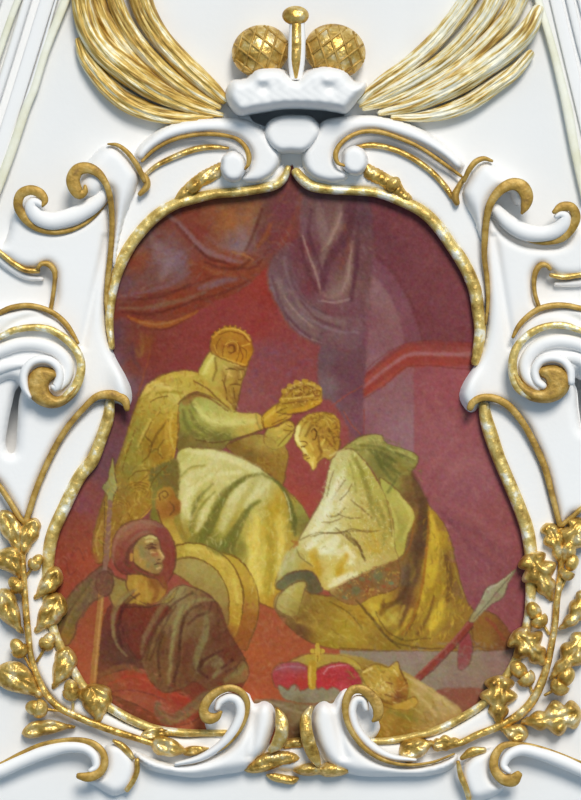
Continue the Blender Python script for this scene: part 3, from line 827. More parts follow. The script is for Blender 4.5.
# --- archway and pilaster on the right
fill('350 195 440 200 482 300 482 345 405 345 362 380 350 380', '375 215 76363e, 400 230 7a3840, 440 260 7c3a42, 470 310 7e3a44, 420 330 78363e, 385 240 6e343e, 366 230 70343c', 'archway')
fill('364 250 380 262 396 280 408 300 417 325 421 346 366 372', '370 262 7a424e, 400 300 804550, 412 330 7e424c, 380 290 7c4450', 'archway', soft=1.5)
sts('6a2e36', '366 249 1.5, 384 262 2, 400 282 2, 412 305 2, 420 328 2, 423 345 2', soft=2, alpha=.7)
fill('365 272 372 275 380 282 392 300 400 320 404 345 404 352 365 378 368 340 367 310 364 290', '368 285 8c5a5c, 382 295 8c5e60, 392 320 8a5658, 398 345 8a5258, 380 340 88545a, 375 365 8e5a60, 368 320 844850', 'archway', soft=1.2)
fill('349 195 364 195 364 470 349 470', '356 205 5e323c, 358 260 66343e, 356 330 6a3842, 357 370 74424c, 357 400 7c464e, 357 440 84464a', 'pilaster', soft=1.2, smooth=False)
fill('362 372 414 352 414 470 362 470', '370 395 8e585c, 400 385 90585e, 405 430 96666a, 385 430 925e64, 370 430 8c5258, 410 365 945258', 'pilaster', soft=.8, smooth=False)
st('364 410 2, 364 440 2', '9a3a36', alpha=.7)
fill('482 343 405 344 361 378 361 398 384 386 407 367 482 366', '440 347 883234, 480 347 863438, 440 355 a2504e, 480 354 a04e50, 440 363 9c3230, 395 356 9a3632, 385 375 a4453e, 365 393 a23a30, 400 368 a03a34', 'cornice', soft=.9, smooth=False)
st('482 354 4, 440 354.5 4, 408 355 4, 385 371 5, 364 387 4', 'a8646a', soft=1.6, alpha=.75)
st('482 345.5 4, 406 346 4, 362 379 4', '8a3234', soft=1.4, alpha=.8)
st('482 362 6, 408 362 6, 362 394 6', '963633', soft=1.6, alpha=.8)

# --- red curtain, upper left
fill('108 350 112 290 125 258 140 235 165 212 200 198 240 192 290 182 300 182 300 240 285 250 272 262 258 275 246 287 228 297 210 303 190 317 168 329 150 329 132 322 118 318 112 350',
     '170 212 7a342c, 190 215 82362c, 135 262 84382a, 128 285 6c4448, 150 245 6e4844, 158 258 745052, 168 258 7a5a5c, 178 268 785456, 150 275 74443e, 145 258 8a4230, 200 235 80302a, 215 215 8a4630, 225 228 965032, 240 205 7e4a36, 250 215 7c5038, 262 205 6c3e38, 240 240 7a5a5a, 248 235 805c54, 265 235 6e3234, 280 210 74343e, 285 240 7c3034, 230 262 8c3424, 200 270 883024, 250 270 883828, 180 300 88301e, 220 285 803020, 145 300 7c3026, 135 315 7a2c24, 200 308 7e2c22', 'red_curtain', soft=1.0)
fill('222 208 245 205 262 200 252 225 245 248 238 252 226 246 222 230', '228 215 94502e, 230 225 9c5430, 240 212 8c4c34, 250 212 86523a, 240 238 806062, 236 245 7e6266, 248 240 866252, 232 235 86564c', 'red_curtain', soft=4)
st('168 215 4, 180 225 5, 192 238 6, 203 250 7, 218 256 6, 232 260 5, 241 262 3', '8a5e60', soft=2.2, alpha=.8)
st('176 224 3, 192 243 3, 205 255 3, 226 263 3', '6a2a26', soft=1.5, alpha=.7)
sts('7e5e66', '200 288 3, 213 284 6, 226 280 6, 236 279 3/172 262 10, 180 258 14', soft=3, alpha=.75)
st('118 297 2, 140 293 3, 160 288 4, 176 281 4, 190 272 2', '7c5054', soft=1.6, alpha=.8)
st('120 308 2, 145 308 4, 165 304 5, 185 299 4, 205 292 2', '80523c', soft=1.8, alpha=.85)
st('128 317 2, 140 322 5, 155 325 7, 170 324 7, 185 318 5, 198 311 2', '9c4c26', soft=1.4, alpha=.95)
st('128 320 1, 145 328.5 2, 165 329 2, 190 318 1', '6e2620', soft=1, alpha=.8)
sts('94482c', '232 252 3, 244 255 4, 253 262 4, 246 263 2/190 262 3, 215 272 4, 236 276 3/258 246 4, 268 232 5, 270 225 3', soft=2, alpha=.7)
sts('641f1c', '225 262 2, 240 268 3, 256 266 3, 268 250 2/200 300 2, 225 292 3, 250 280 2/150 296 1.5, 185 288 2, 215 276 1.5', soft=1.6, alpha=.6)
# lower hanging end of the curtain
fill('108 345 113 322 130 322 150 330 158 328 152 350 142 380 132 400 122 404 112 380', '114 335 603c46, 118 360 68464e, 126 385 705258, 136 340 7c342c, 145 345 84381f, 134 365 74342c, 146 360 84302a, 130 350 6a3838', 'red_curtain', soft=2.5)
st('141 335 2, 143 345 4, 140 356 4, 136 350 3', '8c5a30', soft=2, alpha=.6)
st('147 335 1.5, 150 350 1.5, 144 375 2, 138 395 2', '94442c', soft=1.2, alpha=.6)
st('132 344 3, 134 360 4, 140 368 3', '5c3034', soft=2, alpha=.6)

# --- grey drape, top centre
fill('300 188 364 190 364 335 360 348 352 352 342 350 325 347 308 340 293 330 283 316 276 302 270 290 267 276 270 262 282 248 298 238 300 215',
     '320 205 70484a, 335 202 724c48, 310 225 744a4e, 325 225 765050, 335 225 80584c, 348 215 663840, 358 215 603a42, 305 250 722e38, 300 262 6e343e, 320 262 6a4044, 335 255 70383c, 345 250 6c3a40, 355 270 64343e, 350 270 7a5548, 345 285 80584c, 335 292 84605a, 325 280 74404a, 310 285 742e38, 285 262 6c4648, 278 285 745858, 290 285 6e4e52, 290 305 6c4e50, 305 315 745458, 320 325 74504f, 340 330 785050, 355 335 744a50, 330 312 783e46, 350 310 74404a', 'grey_drape', soft=1.4)
sts('92665c', '302 236 2, 307 250 2.5, 313 265 3, 318 280 3, 321 293 2/352 242 3, 350 260 5, 347 278 6, 342 292 5, 328 297 3, 322 290 2/341 212 3, 335 228 5, 328 242 4, 322 250 2', soft=1.8, alpha=.75)
sts('86686a', '284 258 3, 290 278 5, 300 296 5, 314 308 4, 330 318 3/272 288 3, 282 305 4, 296 318 4, 312 328 3/300 312 2, 318 324 3, 340 332 3, 358 332 2', soft=1.8, alpha=.75)
sts('a07c78', '298 292 1.2, 308 302 1.4, 320 309 1.2/318 301 1.2, 335 302 1.6, 350 298 1.2/290 322 1.2, 305 336 1.4, 322 343 1.2', soft=.9, alpha=.6)
sts('5a2c36', '308 232 2, 314 250 3, 321 270 3, 324 288 2/352 215 3, 340 240 4, 328 258 4, 322 275 3, 322 290 2/358 250 3, 354 280 4, 350 300 3', soft=2, alpha=.6)
sts('8a4034', '345 225 3, 348 245 3, 341 268 3/301 195 3, 296 215 5, 288 232 5, 280 246 4', soft=2.5, alpha=.6)
st('268 268 1.5, 268 284 1.5, 277 305 1.5, 290 328 1.5, 308 341 1.5', '8a4a3c', soft=1, alpha=.5)
# falling tail of the drape behind the held crown
fill('322 346 350 352 364 345 363 400 362 440 352 434 340 412 330 400 322 398', '326 360 6c4a4e, 328 385 785c5a, 340 370 6a3c42, 345 395 74404a, 356 380 6e3c46, 355 420 7c4650, 332 405 725454', 'grey_drape', soft=1.2)
sts('a04038', '330 408 1.5, 342 398 1.6, 362 386 1.2/344 412 1.2, 352 425 1.6, 361 434 1.2', soft=.8, alpha=.7)

# --- seated man: mantle behind and over the shoulder
fill('147 385 160 376 182 370 200 373 214 383 226 396 236 412 225 408 210 398 195 392 183 400 178.5 412 178.5 430 176 448 170 470 162 490 152 505 140 519 128 528 118 548 106 562 93 562 91 548 97 520 106 492 114 470 122 448 131 420 138 400',
     '152 392 b8a050, 165 380 a8903c, 185 375 b09a44, 205 380 a88e40, 220 398 a08838, 145 405 a08c3c, 140 425 8a8038, 133 445 847c36, 150 420 988436, 165 405 a49440, 172 395 b8a858, 160 430 a07a2c, 170 425 b0882e, 173 445 a67e2c, 150 445 8a6e28, 158 455 8c6624, 145 465 8e7e34, 130 470 7e7434, 165 470 a4802e, 155 485 a47c2c, 140 490 94742c, 122 490 806830, 130 510 946c2c, 112 515 86622c, 100 540 946a34, 108 550 8e6630, 120 540 906830', 'seated_person/mantle')
st('147 388 4, 155 384 6, 165 386 5, 172 390 3', 'c0ac64', soft=2, alpha=.8)
st('139 402 3, 150 394 4, 165 391 4, 182 393 3', '867428', soft=1.5, alpha=.7)
st('146 389 3, 160 381 3, 182 375 3.5, 204 379 3', 'b8a04a', soft=1.3, alpha=.7)
sts('6e5420', '160 412 1.2, 150 425 1.5, 140 445 1.5/168 420 2, 156 436 3, 150 452 3, 158 448 2/172 456 1, 160 465 1.2, 145 478 1.4, 135 485 1/165 462 1, 150 475 1.4, 138 492 1.2/135 430 1.2, 128 450 1.4, 122 470 1.2/128 540 1.2, 132 522 1.3, 126 512 1.2, 120 520 1/100 520 1.2, 98 535 1.4, 104 545 1.2, 108 530 1.2', soft=.8, alpha=.75)
sts('b4923c', '163 402 2, 155 418 2, 146 438 2/171 410 2, 166 430 3, 168 448 2/170 458 2, 155 470 2.4, 140 488 2', soft=1.2, alpha=.65)
for r_ in (5, 8.5, 12, 15.5):
    st(' , '.join(f'{139 + r_ * math.cos(a):.1f} {494 + r_ * .75 * math.sin(a):.1f} 1' for a in np.linspace(-2.7, .4, 9)), '6e5222', soft=.7, alpha=.7)
    st(' , '.join(f'{118 + r_ * .8 * math.cos(a):.1f} {508 + r_ * .7 * math.sin(a):.1f} 1' for a in np.linspace(-2.9, .2, 9)), '6e5222', soft=.7, alpha=.55)
st('178.5 405 1, 178.5 430 1.3, 175 450 1.6, 168 474 1.8, 158 497 1.8, 142 518 1.5, 128 528 1', 'ba8c30', soft=.8, alpha=.9)
st('91 556 2, 96 525 2.5, 106 495 2.5, 118 465 2.5, 129 430 2, 140 400 1.5', '7a5a30', soft=2, alpha=.5)
st('98 555 1.5, 96 540 2, 102 522 2', 'a88848', soft=1.2, alpha=.7)
# chest and raised arm
fill('180 402 190 394 200 393 214 398 228 406 238 412 250 413 258 413 263 418 264 428 256 432 244 436 232 440 222 450 200 450 180 452 177 448 179 428', '190 408 8a8842, 188 425 80803c, 183 440 6e5c2c, 205 412 a6a558, 215 420 b0a85a, 232 420 b0a454, 250 420 baa454, 260 420 b89848, 205 432 8a843e, 225 434 86803c, 245 432 a48e40, 200 444 726030, 220 444 706232', 'seated_person/tunic')
st('195 402 4, 205 415 6, 222 421 6, 245 419 5', 'bcb46a', soft=3, alpha=.6)
sts('6a6430', '190 410 2, 196 424 4, 208 434 4, 228 436 3/256 414 1, 257 422 1.2, 261 430 1', soft=1.6, alpha=.7)
st('186 399 1, 200 395.5 1.6, 216 399 1.6, 234 411 1.4', '8a5a2e', soft=1, alpha=.7)
st('196 440 1, 215 442.5 1.4, 240 437.5 1.4, 262 430 1', '5e4420', soft=.8, alpha=.8)
st('186 402 8, 196 395 5, 210 398 3', '8a5830', soft=2, alpha=.5)
# head, beard, lappet
fill('198 374 204 360 212 350 220 354 236 362 247 366 245 374 242 383 240 392 238 402 234 412 226 406 216 396 204 384', '206 366 a89c48, 210 372 b8a850, 214 382 a89846, 222 368 a6944a, 232 372 a48a42, 240 370 96703a, 238 380 9c7634, 228 384 a88c3e, 230 394 946c2e, 236 402 7e5c2c, 220 392 a08636', 'seated_person')
st('205 372 5, 210 362 6, 214 354 4', 'bcb05c', soft=1.8, alpha=.8)
st('215 358 2, 216 370 2.5, 213 380 2', '766028', soft=1.2, alpha=.75)
sts('705022', '228 368 1.2, 234 369 1.5, 238 371 1/243 366 1, 245 373 1.5, 242 378 1.2/232 384 1.2, 237 383 1.4/226 376 1.4, 224 386 2, 228 398 2', soft=.9, alpha=.75)
sts('c0a45c', '224 366 2, 229 371 2.5, 227 378 2/239 374 1.5, 240 379 1.5', soft=1, alpha=.7)
fill('213 349 211.5 339 216 332 225 327 235 327 244 331 251 338 252.5 346 254 351 250 359 247 366 238 364 228 360 219 356', '216 342 a46a28, 222 336 a86a24, 230 332 b27a2c, 240 333 b0702a, 248 342 a8621e, 249 354 b4731e, 240 358 b87a22, 230 348 a05e24, 222 350 b08030, 236 344 8e4e24', 'seated_person/tall_hat')
sts('c4923e', '214 336 1.6, 224 329 2, 236 329 2, 247 335 1.6/224 344 1.2, 230 341 1.6, 237 343 1.4, 238 349 1.2/219 356 1.2, 230 359.5 1.4, 245 365 1.4/247 349 2, 246 358 2', soft=.8, alpha=.85)
sts('7c441e', '217 338 1.2, 222 342 1.6, 221 352 1.4/225 346 1.4, 231 344 1.6, 236 350 1.6/222 333 1, 236 333.5 1.4, 247 342 1.2/238 352 1, 240 362 1', soft=.8, alpha=.8)
# collar
st('196 377 6, 206 384 7, 216 394 7, 226 404 6, 233 412 3', 'a8923e', soft=1.6, alpha=.9, part='seated_person/mantle')
st('194 381 1.4, 208 389 1.6, 220 401 1.6, 231 411 1.2', '6e4c24', soft=.9, alpha=.8)
# lower arm, sleeve and hands under the crown
fill('226 446 240 439 256 434 268 436 280 440 288 452 286 470 282 486 270 480 258 468 240 458', '235 447 7a5e2c, 250 440 8e7638, 262 440 a08c44, 272 446 94803e, 280 456 927430, 280 472 8a6a2e, 265 462 84602a, 250 455 745a2a', 'seated_person/tunic')
fill('262 417 272 407 280 403 287 405 293 411 290 418 281 423 270 427 264 428', '268 416 b8902f, 278 410 bc9838, 288 410 b48a34, 276 420 a67c2c', 'seated_person')
fill('268 428 278 426 286 420 294 424 293 434 284 446 272 449 264 442', '276 434 b09a48, 288 426 ac8c3a, 284 440 a89a44, 270 440 94803c', 'seated_person')
sts('6e4a20', '264 418 1, 263 424 1.2, 265 429 1/270 428 1, 280 424.5 1.2, 290 419 1/282 410 .8, 288 413 1/284 430 1, 291 431 1', soft=.7, alpha=.8)
# gown over the knees
fill('178 452 184 448 196 447 214 449 235 455 255 465 274 478 290 493 303 507 312 528 306 542 297 548 290 560 284 580 279 600 276 608 262 604 250 595 240 576 226 558 206 546 190 545 182 530 177 505 178 485 175 466',
     '186 452 a8a058, 200 455 b8b068, 215 460 beb478, 235 466 b4aa68, 250 472 b0a868, 262 478 aaa465, 190 466 bab270, 190 490 beb478, 184 510 b4ac66, 200 500 a09448, 210 490 b4aa62, 220 480 bab070, 240 490 a8a05c, 262 495 b2aa6a, 255 512 aca258, 240 520 a49446, 224 528 9a8e40, 212 540 7c7434, 228 552 6c6830, 240 545 7a7432, 250 540 baa650, 262 555 beac52, 258 575 baa64c, 270 585 b89c40, 268 530 b89c3e, 276 510 b08e2c, 283 500 a88a34, 284 520 b49a40, 289 545 a88e3e, 294 520 6a6630, 304 525 746c34, 299 510 8a8440, 276 600 a87c2c, 190 530 98863c', 'seated_person/gown')
sts('6a662e', '262 474 2, 250 476 3.5, 238 483 5, 227 494 6, 219 507 7, 213 520 9, 204 536 10, 198 545 8/260 501 1.5, 250 508 4, 242 520 7, 235 534 10, 226 548 13, 218 552 10/203 492 2, 196 505 3.5, 191 518 3, 190 530 2/264 475 2, 277 482 3, 287 494 4, 292 510 4, 293 530 3/213 484 1, 200 496 1.5, 192 505 1', soft=2, alpha=.75)
sts('cdc690', '186 451 3, 205 453 4, 225 458 5, 246 467 5, 258 473 3/184 480 3, 192 490 6, 186 505 6/250 478 3, 240 488 5, 230 502 5/268 484 5, 255 495 7, 246 506 5/196 486 3, 212 476 5, 230 472 4', soft=2.5, alpha=.55)
sts('9c8a34', '182 478 1.5, 192 469 2, 206 466 1.4/268 528 4, 270 555 7, 266 585 8/283 500 4, 282 520 5/276 560 4, 270 590 5', soft=2.5, alpha=.6)
sts('d0bc5c', '258 520 4, 256 545 6, 250 570 5, 258 590 4/276 520 3, 281 540 5, 280 555 3', soft=3, alpha=.55)
sts('6a5228', '192 447.5 1, 214 450 1.3, 236 456.5 1.3, 258 467 1.3, 282 486 1.3, 296 502 1.2/177 470 1, 179 490 1', soft=.9, alpha=.6)
# --- arm of the chair
fill('150 470 166 462 176 458 180 480 178 500 180 515 184 530 190 545 180 552 170 548 160 540 150 520 152 500', '165 470 6c6230, 158 500 7a7034, 155 520 70682c, 172 480 6e5e2c, 175 530 8e7a34, 165 545 807034', 'armchair', soft=1)
fill('158 492 164 487 172 488 176 497 181 502 180 512 174 518 176 528 182 540 188 550 176 549 166 534 160 520 156 506', '164 495 a07e34, 172 498 96602a, 174 508 8a4e24, 166 512 985e28, 168 525 a48838, 178 540 ae9440', 'armchair', soft=.8)
sts('64401e', '160 500 1.2, 160 494 1.4, 165 491 1.4, 168 495 1.4, 165 498 1.2, 163 496 1/157 510 1.2, 162 524 1.4, 170 540 1.4/170 502 1, 174 508 1.4, 170 515 1.2', soft=.7, alpha=.8)

# --- round shield behind the soldier
fill('222 553 236 557 248 570 256 585 259 602 257 622 250 640 246 650 238 648 232 640 240 618 242 600 238 580', '230 560 aa9038, 248 578 ac8c38, 254 600 a07a30, 250 622 985a28, 245 640 964c24, 240 640 964f26', 'shield', soft=.7)
fill('164 553 178 545 196 543 214 549 230 562 240 580 243.5 602 241 620 234 638 222 630 215 610 200 590 180 575 166 566', '175 550 a28c3c, 195 548 b09a44, 215 556 b09640, 230 572 b49a42, 238 595 b29440, 237 618 aa8430, 228 632 94602c, 190 570 988640', 'shield', soft=.7)
fill('166 566 176 559 190 557 206 562 219 574 227 590 229 606 227 625 216 612 200 592 182 578', '178 568 947c44, 195 568 988a4e, 212 580 958648, 222 598 907c44, 222 615 88683a, 200 585 8e7840', 'shield', soft=.7)
sts('6a4c20', '166 552 1, 178 545 1.3, 196 543 1.3, 216 550 1.3, 232 564 1.3, 241 582 1.3, 243.5 602 1.3, 241 620 1.2/168 565 1, 178 559.5 1.2, 192 558 1.2, 208 563 1.2, 220 575 1.2, 228 592 1.2, 229 610 1/224 553 1, 238 559 1.2, 251 574 1.2, 258.5 597 1.2, 257 622 1.2, 249 644 1', soft=.7, alpha=.75)
sts('c8b45c', '186 548 3, 205 550 3.5, 222 560 4/234 580 4, 237 600 4', soft=2, alpha=.5)

# --- soldier at lower left
fill('46 560 56 530 74 500 88 490 92 520 92 548 97 562 92 575 80 590 66 610 56 640 46 620', '60 560 90382e, 75 520 8a3c34, 85 530 923e32, 70 580 983e30, 88 560 a24230, 58 600 963c2e, 80 505 84424a', 'red_cloth', soft=2)
sts('6e2c2c', '74 545 1.2, 72 556 1.6, 78 548 1.4, 84 560 1.2/66 560 1.2, 70 575 1.6, 76 570 1.2', soft=1, alpha=.5)
fill('70 660 76 640 84 620 92 606 105 604 110 620 100 650 95 684 98 700 84 690', '85 640 a04836, 80 660 a44a34, 98 620 98442e, 92 680 a04c38', 'red_cloth', soft=2)
fill('110 606 130 596 150 604 166 606 185 590 214 600 232 640 246 664 240 690 200 712 160 726 120 710 96 688 100 640', '120 620 74302a, 140 620 702c24, 118 640 5e3428, 125 660 5a3428, 150 650 6a3826, 110 680 7c442c, 180 640 74402a, 200 650 6e3824, 225 655 6e2e22, 160 690 883a28, 210 680 7a3024, 230 672 76301f', 'soldier/cloak', soft=1)
fill('150 712 120 698 100 690 98 680 115 672 140 668 160 676 178 692 196 702 200 716 170 726', '110 685 8a4a30, 130 680 9a3c2a, 145 682 a4382c, 165 690 a03226, 185 700 a02e26, 140 700 9c4a38, 125 700 a04e3a, 165 712 9c4a38, 185 712 923c2e', 'soldier/red_lap', soft=1.2)
st('100 676 3, 115 668 5, 130 667 5, 142 672 3', '805032', soft=2, alpha=.8)
st('110 684 1.5, 130 676 2, 150 682 2.5, 172 694 2.5, 186 698 1.5', 'b03c2e', soft=1.6, alpha=.7)
st('104 694 1.2, 125 690 1.6, 150 694 1.6, 165 700 1.2', '74302a', soft=1.2, alpha=.7)
st('158 704 6, 160 714 10, 170 720 11, 182 715 11, 194 706 11, 206 697 11, 218 690 10', '74583a', soft=2, alpha=.95, part='soldier/cloak')
st('162 714 2, 172 722 3, 186 716 3, 204 702 3', '8a6e40', soft=1.5, alpha=.6)
# cloak thrown over the shoulder
fill('140 648 143 632 152 615 163 600 172 589 182 585 195 588 208 594 214 600 219 612 226 628 236 644 245 660 244 668 236 676 222 682 208 690 196 682 178 690 164 692 150 680 142 664', '150 640 80663c, 155 622 847044, 165 605 86724a, 178 594 8c7a4e, 195 593 84683e, 208 600 784830, 160 640 6e4828, 150 660 724a2c, 170 650 6c3c24, 165 675 764a2c, 180 630 7a603a, 190 650 6c3c26, 185 672 744a2e, 200 625 765836, 206 645 6a4228, 200 665 6a4a2c, 215 635 6c3626, 230 655 6c2e22, 212 672 6c3c28, 235 665 7a4a2e', 'soldier/cloak', soft=.9)
sts('867c4a', '214 600 2, 203 600 4, 190 604 4.5, 180 613 4, 175 626 3.5, 172 645 3, 170 670 2/180 590 4, 165 604 6, 154 622 5, 146 640 4/196 606 3, 188 612 2', soft=1.6, alpha=.6)
sts('80704a', '205 616 4, 206 632 6, 200 648 7, 196 662 6, 198 672 4/214 664 6, 220 660 5, 222 668 5, 214 676 4', soft=2, alpha=.7)
sts('52281e', '176 606 1.5, 166 622 2, 158 640 2, 150 660 1.8/184 616 1.5, 180 640 2.5, 178 668 2.4, 170 688 2/212 602 1.5, 208 612 3, 198 616 3, 188 624 2/204 664 3, 196 670 3, 194 660 2/222 650 3, 212 656 3/226 672 2, 240 664 2', soft=1.4, alpha=.65)
fill('222 684 232 674 242 660 247 664 249 674 244 682 232 684', '238 672 7c5c34, 245 676 84643a, 230 682 74522e', 'soldier/cloak', soft=1.2)
# sleeve of the lance arm
fill('92 573 102 566 111 570 114 584 110 594 98 598 86 608 78 620 74 636 66 646 58 640 57 624 62 608 72 592', '100 575 74503a, 106 582 723c34, 98 590 7a4a3c, 85 592 6e5c36, 75 606 6a5a34, 68 622 6c5a30, 66 636 80602e, 84 604 70543a', 'soldier/sleeve', soft=1.2)
sts('85703e', '96 580 3, 82 596 5, 70 614 5, 64 630 5', soft=2.5, alpha=.5)
# neck, head
fill('108 574 118 578 130 584 140 600 152 606 160 604 170 596 178 588 172 600 160 606 150 608 116 608 110 598', '115 585 84703e, 125 592 8a7840, 135 602 9a7c34, 155 604 9a7e3a', 'soldier/sleeve', soft=1)
fill('132 566 140 572 152 578 162 576 167 586 164 596 158 602 144 603 132 596 126 584', '138 578 a07a34, 145 588 a67e34, 152 584 885228, 158 592 a47c3a, 150 598 9c7a34, 162 582 8a4e2c', 'soldier', soft=.8)
fill('112 548 116 534 125 524 138 520 152 520 164 526 172 538 176 552 174 570 168 582 164 588 158 580 150 576 134 574 124 574 116 566', '125 532 9c5c46, 145 524 9c5c48, 165 532 8a3c38, 172 555 86342a, 168 575 8a3e32, 118 555 8e4636, 125 565 7c302c, 130 550 904638', 'soldier/headcloth', soft=.8)
fill('133 550 136 542 144 536 153 535 159 540 161 548 165 557 162 562 163 568 158 574 148 572 140 568 134 562', '142 544 8a7440, 150 540 96844a, 138 555 a07c3a, 146 554 80704a, 153 548 8a5c38, 158 556 98623c, 150 562 8a7a4c, 156 568 8a6c3c, 143 564 a07e3c, 161 558 b0885a', 'soldier', soft=.7)
sts('6a3c26', '146 548 1.2, 151 546.5 1.6, 156 548 1.2/157 562 1, 161 562.5 1.2/136 566 1.5, 142 570 2, 150 574 1.6/124 562 1.5, 129 566 2.5, 133 560 1.6', soft=.9, alpha=.8)
sts('b08c50', '158 550 1.6, 161 556 2/151 551 1.6, 155 552 1.4/146 542 2, 153 539 2.4/142 556 2.5, 140 562 2', soft=1, alpha=.7)
sts('86604a', '124 530 3, 136 523 3, 150 522 3, 162 527 2.5/132 540 2.4, 140 533 2.4, 150 531 2', soft=1.6, alpha=.6)
fill('118 606 150 606 164 604 172 610 160 622 150 640 140 660 124 640 116 624', '130 615 762c22, 150 615 782e22, 140 635 702a22, 125 630 643026', 'soldier/breastplate', soft=1.2)
sts('84683e', '138 588 2, 126 594 3, 116 604 3, 112 620 3, 114 636 3/166 596 3, 156 606 2', soft=1.4, alpha=.7)
sts('562420', '134 592 2, 124 602 3, 120 618 3, 124 634 2', soft=1.4, alpha=.6)
# lance
fill('112.6 457 115 470 116 480 117.5 488 114 495 112 503 107.5 503 107 495 102.5 488 107.5 480 110 468', '112 468 8a8248, 112 485 949058, 106 488 7c7444, 110 498 8a8450', 'soldier/lance', soft=.5)
st('110 502 5, 108.5 530 5, 106.5 555 5.5, 104 575 5.5', '8c6050', soft=.7, alpha=.95, part='soldier/lance')
st('101.5 592 6, 98 630 6.5, 93 682 6.5', 'a06c3c', soft=.7, alpha=.95, part='soldier/lance')
st('104.5 502 1, 104.5 530 1, 102 570 1', '543028', soft=.7, alpha=.6)
st('103 592 1.6, 99 630 1.8, 94.5 680 1.8', 'bc8c58', soft=.7, alpha=.6)
fill('98 575 106 571 112 576 113 588 107 596 99 593 96 584', '102 580 764638, 108 586 70402f, 104 590 7a4a38', 'soldier', soft=1)

# --- stone step and floor
fill('340 650 524 647 510 668 498 684 488 692 440 692 400 690 340 680', '350 656 8c7a5e, 400 665 8e7c64, 430 668 8c7a60, 470 665 8e785e, 500 660 8c6a60, 460 685 8a6a5c, 410 655 927668', 'stone_step', soft=.6, smooth=False)
fill('436 691 490 692 476 708 462 716 448 704', '460 698 8c4a3c, 455 708 885040', 'stone_step', soft=.8)

# --- kneeling man: cloak
fill('341 450 350 443 362 436 382 435 385 442 402 448 418 456 417 465 412 472 421 490 430 506 442 520 451 540 456 562 464 592 470 606 478 614 490 616 501 624 515 645 510 648.5 420 651 330 648 306 640 290 628 278 614 274 606 276 596 290 588 330 596 370 590 392 575 396 545 392 515 380 485 365 462',
     '360 444 948a48, 375 440 988e4e, 395 450 7e7a40, 410 457 868044, 385 460 6c6834, 400 470 7c7036, 408 480 745a30, 395 480 84803e, 412 500 6e4c2c, 425 520 704a2a, 418 545 6c4a30, 412 575 70503a, 408 600 7a4a2a, 430 515 a0802c, 436 540 a8882c, 430 570 a68a2e, 440 590 96782a, 448 560 80602c, 455 590 7a5c30, 425 600 9c802c, 436 620 a48e34, 415 630 8a6a2c, 450 630 86642c, 465 625 8a6a30, 490 630 865428, 500 640 7e4026, 480 640 84602c, 380 610 a89030, 395 620 947a34, 372 600 a88c34, 385 635 84682a, 360 615 a07c30, 345 630 9a822e, 320 620 8e722e, 300 610 7c6630, 285 600 988650, 282 612 6e4a28, 300 632 6c4626, 330 640 8c7428, 400 642 806a2a', 'kneeling_person/cloak')
fill('380 478 392 486 404 498 414 512 415 520 408 535 404 553 396 560 386 562 388 535 386 508', '388 490 a09a4c, 400 502 a89e50, 410 515 a89c4c, 400 530 988e44, 395 550 a49848, 390 520 8c8440', 'kneeling_person/cloak', soft=.8)
sts('5e3c24', '413 475 5, 420 495 9, 424 520 10, 421 545 9, 416 570 10, 409 590 9, 404 612 7, 400 630 3/400 600 3, 390 608 4, 380 614 3, 384 604 2/384 600 2, 378 612 2, 376 620 1.5', soft=2, alpha=.6)
sts('745a46', '405 570 6, 404 582 7', soft=3, alpha=.6)
sts('c4a43a', '429 512 3, 433 530 6, 429 550 6, 427 575 5, 422 596 4/443 600 4, 436 615 7, 430 628 6/370 605 5, 380 610 6, 376 622 5/412 610 3, 402 628 3, 392 638 2', soft=2.5, alpha=.6)
sts('b0a04a', '411 560 3, 413 572 5, 411 580 4/400 602 4, 388 612 4, 396 622 5', soft=2, alpha=.5)
sts('5c4020', '412 648 1.2, 440 648.5 1.6, 480 647 1.6, 514 645.5 1.2/355 598 1.2, 370 615 2, 386 636 2, 400 648 1.6/340 648 1.2, 375 650 1.2/420 600 1.4, 414 620 1.6, 402 640 1.4', soft=1, alpha=.7)
sts('9a5a34', '480 620 2, 492 628 3, 500 638 2', soft=1.5, alpha=.6)
sts('5a5a2c', '352 446 2, 372 446 3, 395 452 3, 414 460 2/372 452 3, 388 466 5, 398 474 4/398 476 2, 388 492 3', soft=1.6, alpha=.55)
sts('a89e5c', '348 449 1.4, 364 441 2.2, 380 440 2/390 449 2, 406 454 2.5, 415 459 1.6', soft=1, alpha=.7)
sts('9a9444', '450 545 1, 455 570 1.2, 464 596 1.2', soft=.8, alpha=.4)
# tunic
fill('334 455 342 450 352 449 362 458 374 475 385 495 391 512 394 530 395 548 398 560 380 566 362 574 345 582 330 591 322 588 316 576 306 571 292 573 280 581 275 586 277 578 284 562 291 548 297 542 304 530 312 516 320 502 325 488 328 472',
     '340 462 b4ac70, 338 480 bab480, 332 495 c0ba8a, 325 512 c6c092, 345 500 bcb278, 352 470 aca458, 362 475 a09848, 372 488 a09648, 380 505 a6984a, 385 530 a89446, 390 550 a8964c, 370 520 a89850, 360 500 b0a25c, 358 525 b0a052, 372 545 aa9448, 350 545 b6a662, 335 530 bcb47c, 318 532 c4bc88, 310 545 c2ba84, 325 548 c4bc84, 345 562 beb472, 330 575 c0b26a, 340 572 b89838, 352 555 b4a04a, 312 560 b8a44c, 300 558 a49a58, 290 565 a49c60, 284 575 9c9658, 315 572 a48030, 305 566 a48a3c, 362 565 b8a868, 385 560 ac9a58', 'kneeling_person/tunic')
sts('d2cca0', '334 488 4, 326 505 7, 316 522 6/338 525 5, 322 535 7, 310 546 5/322 552 5, 338 552 8, 352 562 6/334 580 5, 350 574 5/344 470 4, 340 484 4', soft=2.5, alpha=.6)
